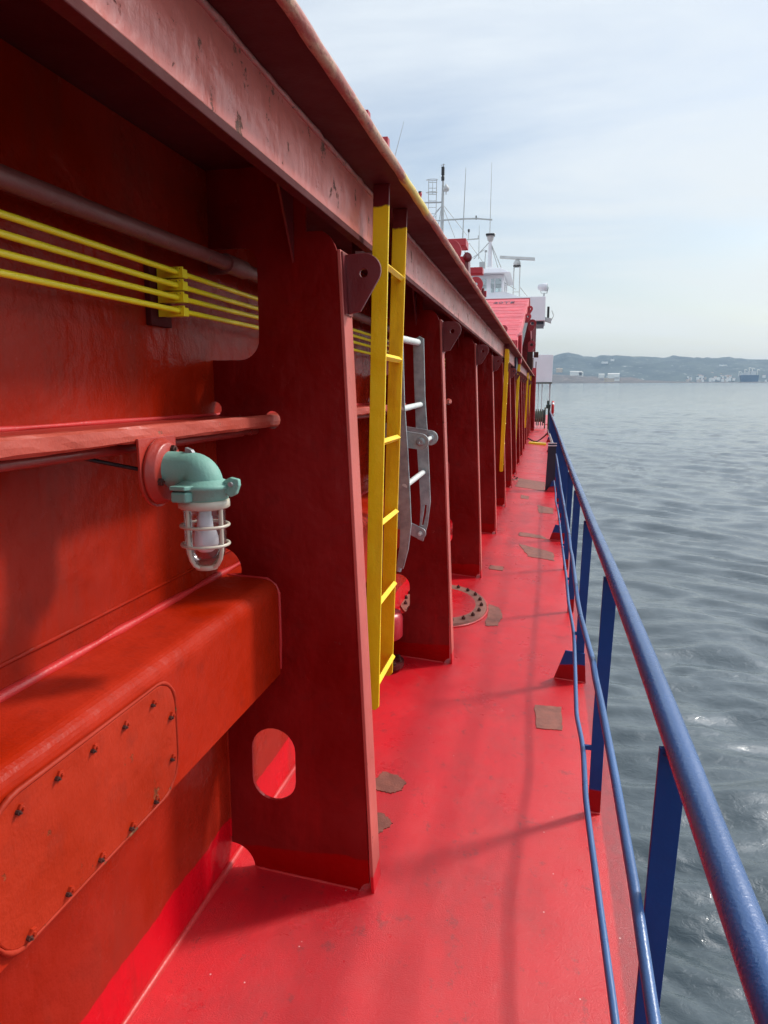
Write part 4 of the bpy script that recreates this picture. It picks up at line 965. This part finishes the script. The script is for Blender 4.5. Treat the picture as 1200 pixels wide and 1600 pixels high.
for i in range(90):
    lam = .12 * (1.048 ** i) * rw.uniform(.94, 1.06); dr = R(rw.gauss(63, 21)); kk = 2 * math.pi / lam
    slope = (.066 if lam < .9 else .066 * (.9 / lam) ** .6) / (1 + (lam / 5) ** 2)
    q = kk * (math.cos(dr) * wx + math.sin(dr) * wy) + rw.uniform(0, 6.28)
    fade = np.clip(lam / (cell * 2.2) - .5, 0, 1)
    sn = np.sin(q)
    HT += fade * slope / kk * (sn + .30 * np.cos(2 * q))       # sharper crests than troughs
HT *= np.clip((rr_ - 3.5) / 2, 0, 1) * (.70 + .30 * np.clip((XX - 1.5) / 9, 0, 1))      # calmer in the lee of the hull
ZZ = SEA0 + TRIM * YY + HT
vs = np.stack([XX, YY, ZZ], -1).reshape(-1, 3).tolist()
n = NA + 1
b.add(vs, [(j * n + i, j * n + i + 1, (j + 1) * n + i + 1, (j + 1) * n + i) for j in range(len(rings) - 1) for i in range(NA)], True)
A2 = [AZ1 + (2 * math.pi - (AZ1 - AZ0)) * i / 90 for i in range(91)]
rg2 = rings[::12] + [rings[-1]]
vs = [(r * math.sin(a), r * math.cos(a), seaz(0, r * math.cos(a))) for r in rg2 for a in A2]
b.add(vs, [(j * 91 + i, j * 91 + i + 1, (j + 1) * 91 + i + 1, (j + 1) * 91 + i) for j in range(len(rg2) - 1) for i in range(90)], True)
b.add([(3.1 * math.sin(R(k * 30)), 3.1 * math.cos(R(k * 30)), SEA0 - .02) for k in range(12)], [tuple(range(12))])
struct(b.build('sea', m_sea, recalc=False))

# ------------------------------------------------------------------ coast
def ridge(name, D, prof, mat, depth, nx=220, rough=.10, seed=0, x0=None, x1=None):
    """terrain strip: rises from the water at distance D to a crest at D+depth whose skyline follows prof (bearing x / D -> height)"""
    b = MB(); ny = 26; vs = []
    xa, xb = x0, x1
    for j in range(ny + 1):
        t = j / ny
        for i in range(nx + 1):
            u = xa + (xb - xa) * i / nx; y_ = D + depth * t; x = u * (1 + .15 * t)
            hgt_ = prof(u)
            f = math.sin(min(1, t / .8) * math.pi / 2) ** 1.1 if t < .8 else 1 - (t - .8) * 1.5
            nz = noise.fractal((x / 420 + seed, y_ / 420, seed), .8, 2.1, 6)
            z = hgt_ * f * (1 + rough * 1.6 * nz) + hgt_ * .10 * noise.fractal((x / 110, y_ / 110, seed + 5), .9, 2, 5) * math.sin(t * math.pi)
            vs.append((x, y_, seaz(x, D) - (2 if j == 0 else 0) + max(z, -1)))
    n = nx + 1
    b.add(vs, [(j * n + i, j * n + i + 1, (j + 1) * n + i + 1, (j + 1) * n + i) for j in range(ny) for i in range(nx)], True)
    return struct(b.build(name, mat, recalc=False))
def interp(tab):
    def f(u):
        if u <= tab[0][0]: return tab[0][1]
        for a, c in zip(tab, tab[1:]):
            if u <= c[0]:
                t = (u - a[0]) / (c[0] - a[0]); t = t * t * (3 - 2 * t); return a[1] + (c[1] - a[1]) * t
        return tab[-1][1]
    return f
DH = 4300.
def skyl(pts, D): return interp([(at(px, 598, D).x, (598 - py) * D / F / math.cos(0) * 1.0) for px, py in pts])
ridge('hills', DH, skyl([(500, 575), (700, 560), (850, 557), (890, 556), (912, 561), (940, 559), (975, 557), (1010, 558), (1060, 560), (1100, 562), (1140, 565), (1175, 568.5), (1200, 566), (1260, 560), (1500, 572)], DH + 800),
      m_hill, 1100, x0=-2600, x1=4300, seed=3)
DF = 2900.
ridge('shore', DF, skyl([(600, 592), (820, 582), (870, 580), (900, 582), (920, 585), (960, 588), (985, 587), (1010, 592), (1060, 594), (1100, 595.4), (1200, 595.6), (1400, 592)], DF), m_fore, 500, x0=-1800, x1=2600, seed=9, rough=.2)
m_bw = plain('pale_house_wall', (.74, .72, .66), .8, 0, .08, .05, 0); m_bt = plain('tan_house_wall', (.50, .40, .30), .8, 0, .1, .05, 0); m_rf = plain('roof_tiles', (.30, .14, .09), .8, 0, .1, .05, 0)
def house(px, py, wpx, hpx, D, label, mat, group, name='house', roof=True):
    p = at(px, py, D); s = D / F; ww, hh = wpx * s, hpx * s
    t = thing(name, label, 'building', (p.x, D, p.z - 3), group)
    MB().box(p.x - ww / 2, p.x + ww / 2, D, D + max(14, ww * .4), p.z - 8, p.z + hh).build('wall', mat, t)
    if roof: MB().prism([(D - .5, p.z + hh + .02), (D + max(14, ww * .4) + .5, p.z + hh + .02), (D + max(14, ww * .4) / 2, p.z + hh + hh * .35)], 'x', p.x - ww / 2 - .5, p.x + ww / 2 + .5).build('roof', mat if roof == 'm' else m_rf, t)
    return t
bl = [(900, 583.5, 17, 2.6, 'long low white shed on the distant shore, leftmost of the white buildings', m_bw), (908, 584.5, 6, 2.4, 'small bright white block touching the right end of the long shore shed', m_bw),
      (940, 587.3, 8, 2.4, 'small white building on the distant shore between the long shed and the warehouse', m_bw), (959, 588, 16, 3.4, 'wide cream warehouse on the distant shore', m_bw),
      (952, 593.5, 14, 2.2, 'low tan building at the water edge below the cream warehouse', m_bt), (964, 592, 7, 1.8, 'tiny white hut beside the low tan building at the water edge', m_bw), (874, 578.5, 9, 2.2, 'pale hilltop ruin on the shore beside the white screen panel', m_bt)]
for px, py, wp, hp_, lab, mt in bl: house(px, py, wp, hp_, 2850 if py > 582 else 2880, lab, mt, 'buildings on the low shore', roof='m')
rh = random.Random(11); side = {}
for i in range(46):
    px = rh.triangular(1050, 1200, 1108); py = 595.6 - abs(rh.gauss(0, 5.5)) * (1 if px < 1150 else .7)
    if 1153 < px < 1188 and py > 580: continue
    house(px, py, rh.uniform(1.6, 4.2), rh.uniform(1.1, 2.4), DH - 60 + (596 - py) * 22, 'small pale house in the cluster of the distant hillside town', m_bw if rh.random() < .8 else m_bt, 'houses of the distant hillside town', roof=(rh.random() < .4))
for px, py, ww in ((945, 566, 9), (957, 562, 5), (974, 568.5, 4), (1130, 571, 10), (1143, 574, 8), (1122, 573, 5), (1010, 570, 6), (995, 575, 5)):
    house(px, py, ww, 1.0, DH + 420, 'faint pale building high on the distant hazy hillside', m_bw, 'buildings high on the hills', roof=False)
# distant ship
ds = thing('distant_ship', 'dark blue cargo vessel with pale cranes anchored far off at the right', 'ship', at(1171, 597, 3200))
def PD(px, py, Y=3200.): p = at(px, py, Y); return (p.x, Y, p.z)
a0, a1 = at(1156, 597.5, 3200), at(1185, 586, 3200)
MB().hexa([(a0.x + 6, 3190, a0.z - 2), (a1.x - 2, 3190, a0.z - 2), (a1.x - 2, 3215, a0.z - 2), (a0.x + 6, 3215, a0.z - 2)], [(a0.x, 3188, a1.z), (a1.x, 3188, a1.z), (a1.x, 3217, a1.z), (a0.x, 3217, a1.z)]).build('hull', plain('distant_hull_blue', (.03, .09, .17), .6, 0, .1, .05, 0), ds)
for px, py, wq in ((1160, 583.5, 5), (1168, 581, 7), (1177, 580, 7)):
    p = at(px, py, 3200); MB().box(p.x - wq * 1.4, p.x + wq * 1.4, 3195, 3210, a1.z, p.z).build('superstructure', m_offwhite, ds)
for px, py in ((1155, 580), (1164, 577), (1171, 574), (1176, 575), (1184, 577)):
    p = at(px, py, 3200); MB().tube([(p.x, 3200, a1.z - 4), (p.x, 3200, p.z)], 1.6, 5).tube([(p.x, 3200, p.z), (p.x + 9, 3200, p.z - 4)], 1.2, 5).build('crane', m_bw, ds)

# ------------------------------------------------------------------ haze
hz_ = MB().box(-9000, 9000, -6500, 11500, -100, 420).build('haze', None or m_bw)
hm = bpy.data.materials.new('pale_haze'); hm.use_nodes = True; t_ = hm.node_tree; t_.nodes.clear()
ov = t_.nodes.new('ShaderNodeOutputMaterial'); pv = t_.nodes.new('ShaderNodeVolumePrincipled'); t_.links.new(pv.outputs[0], ov.inputs['Volume'])
pv.inputs['Density'].default_value = 0.00009; pv.inputs['Color'].default_value = (.56, .76, 1, 1); pv.inputs['Anisotropy'].default_value = .25
hz_.data.materials.clear(); hz_.data.materials.append(hm); hz_['kind'] = 'stuff'
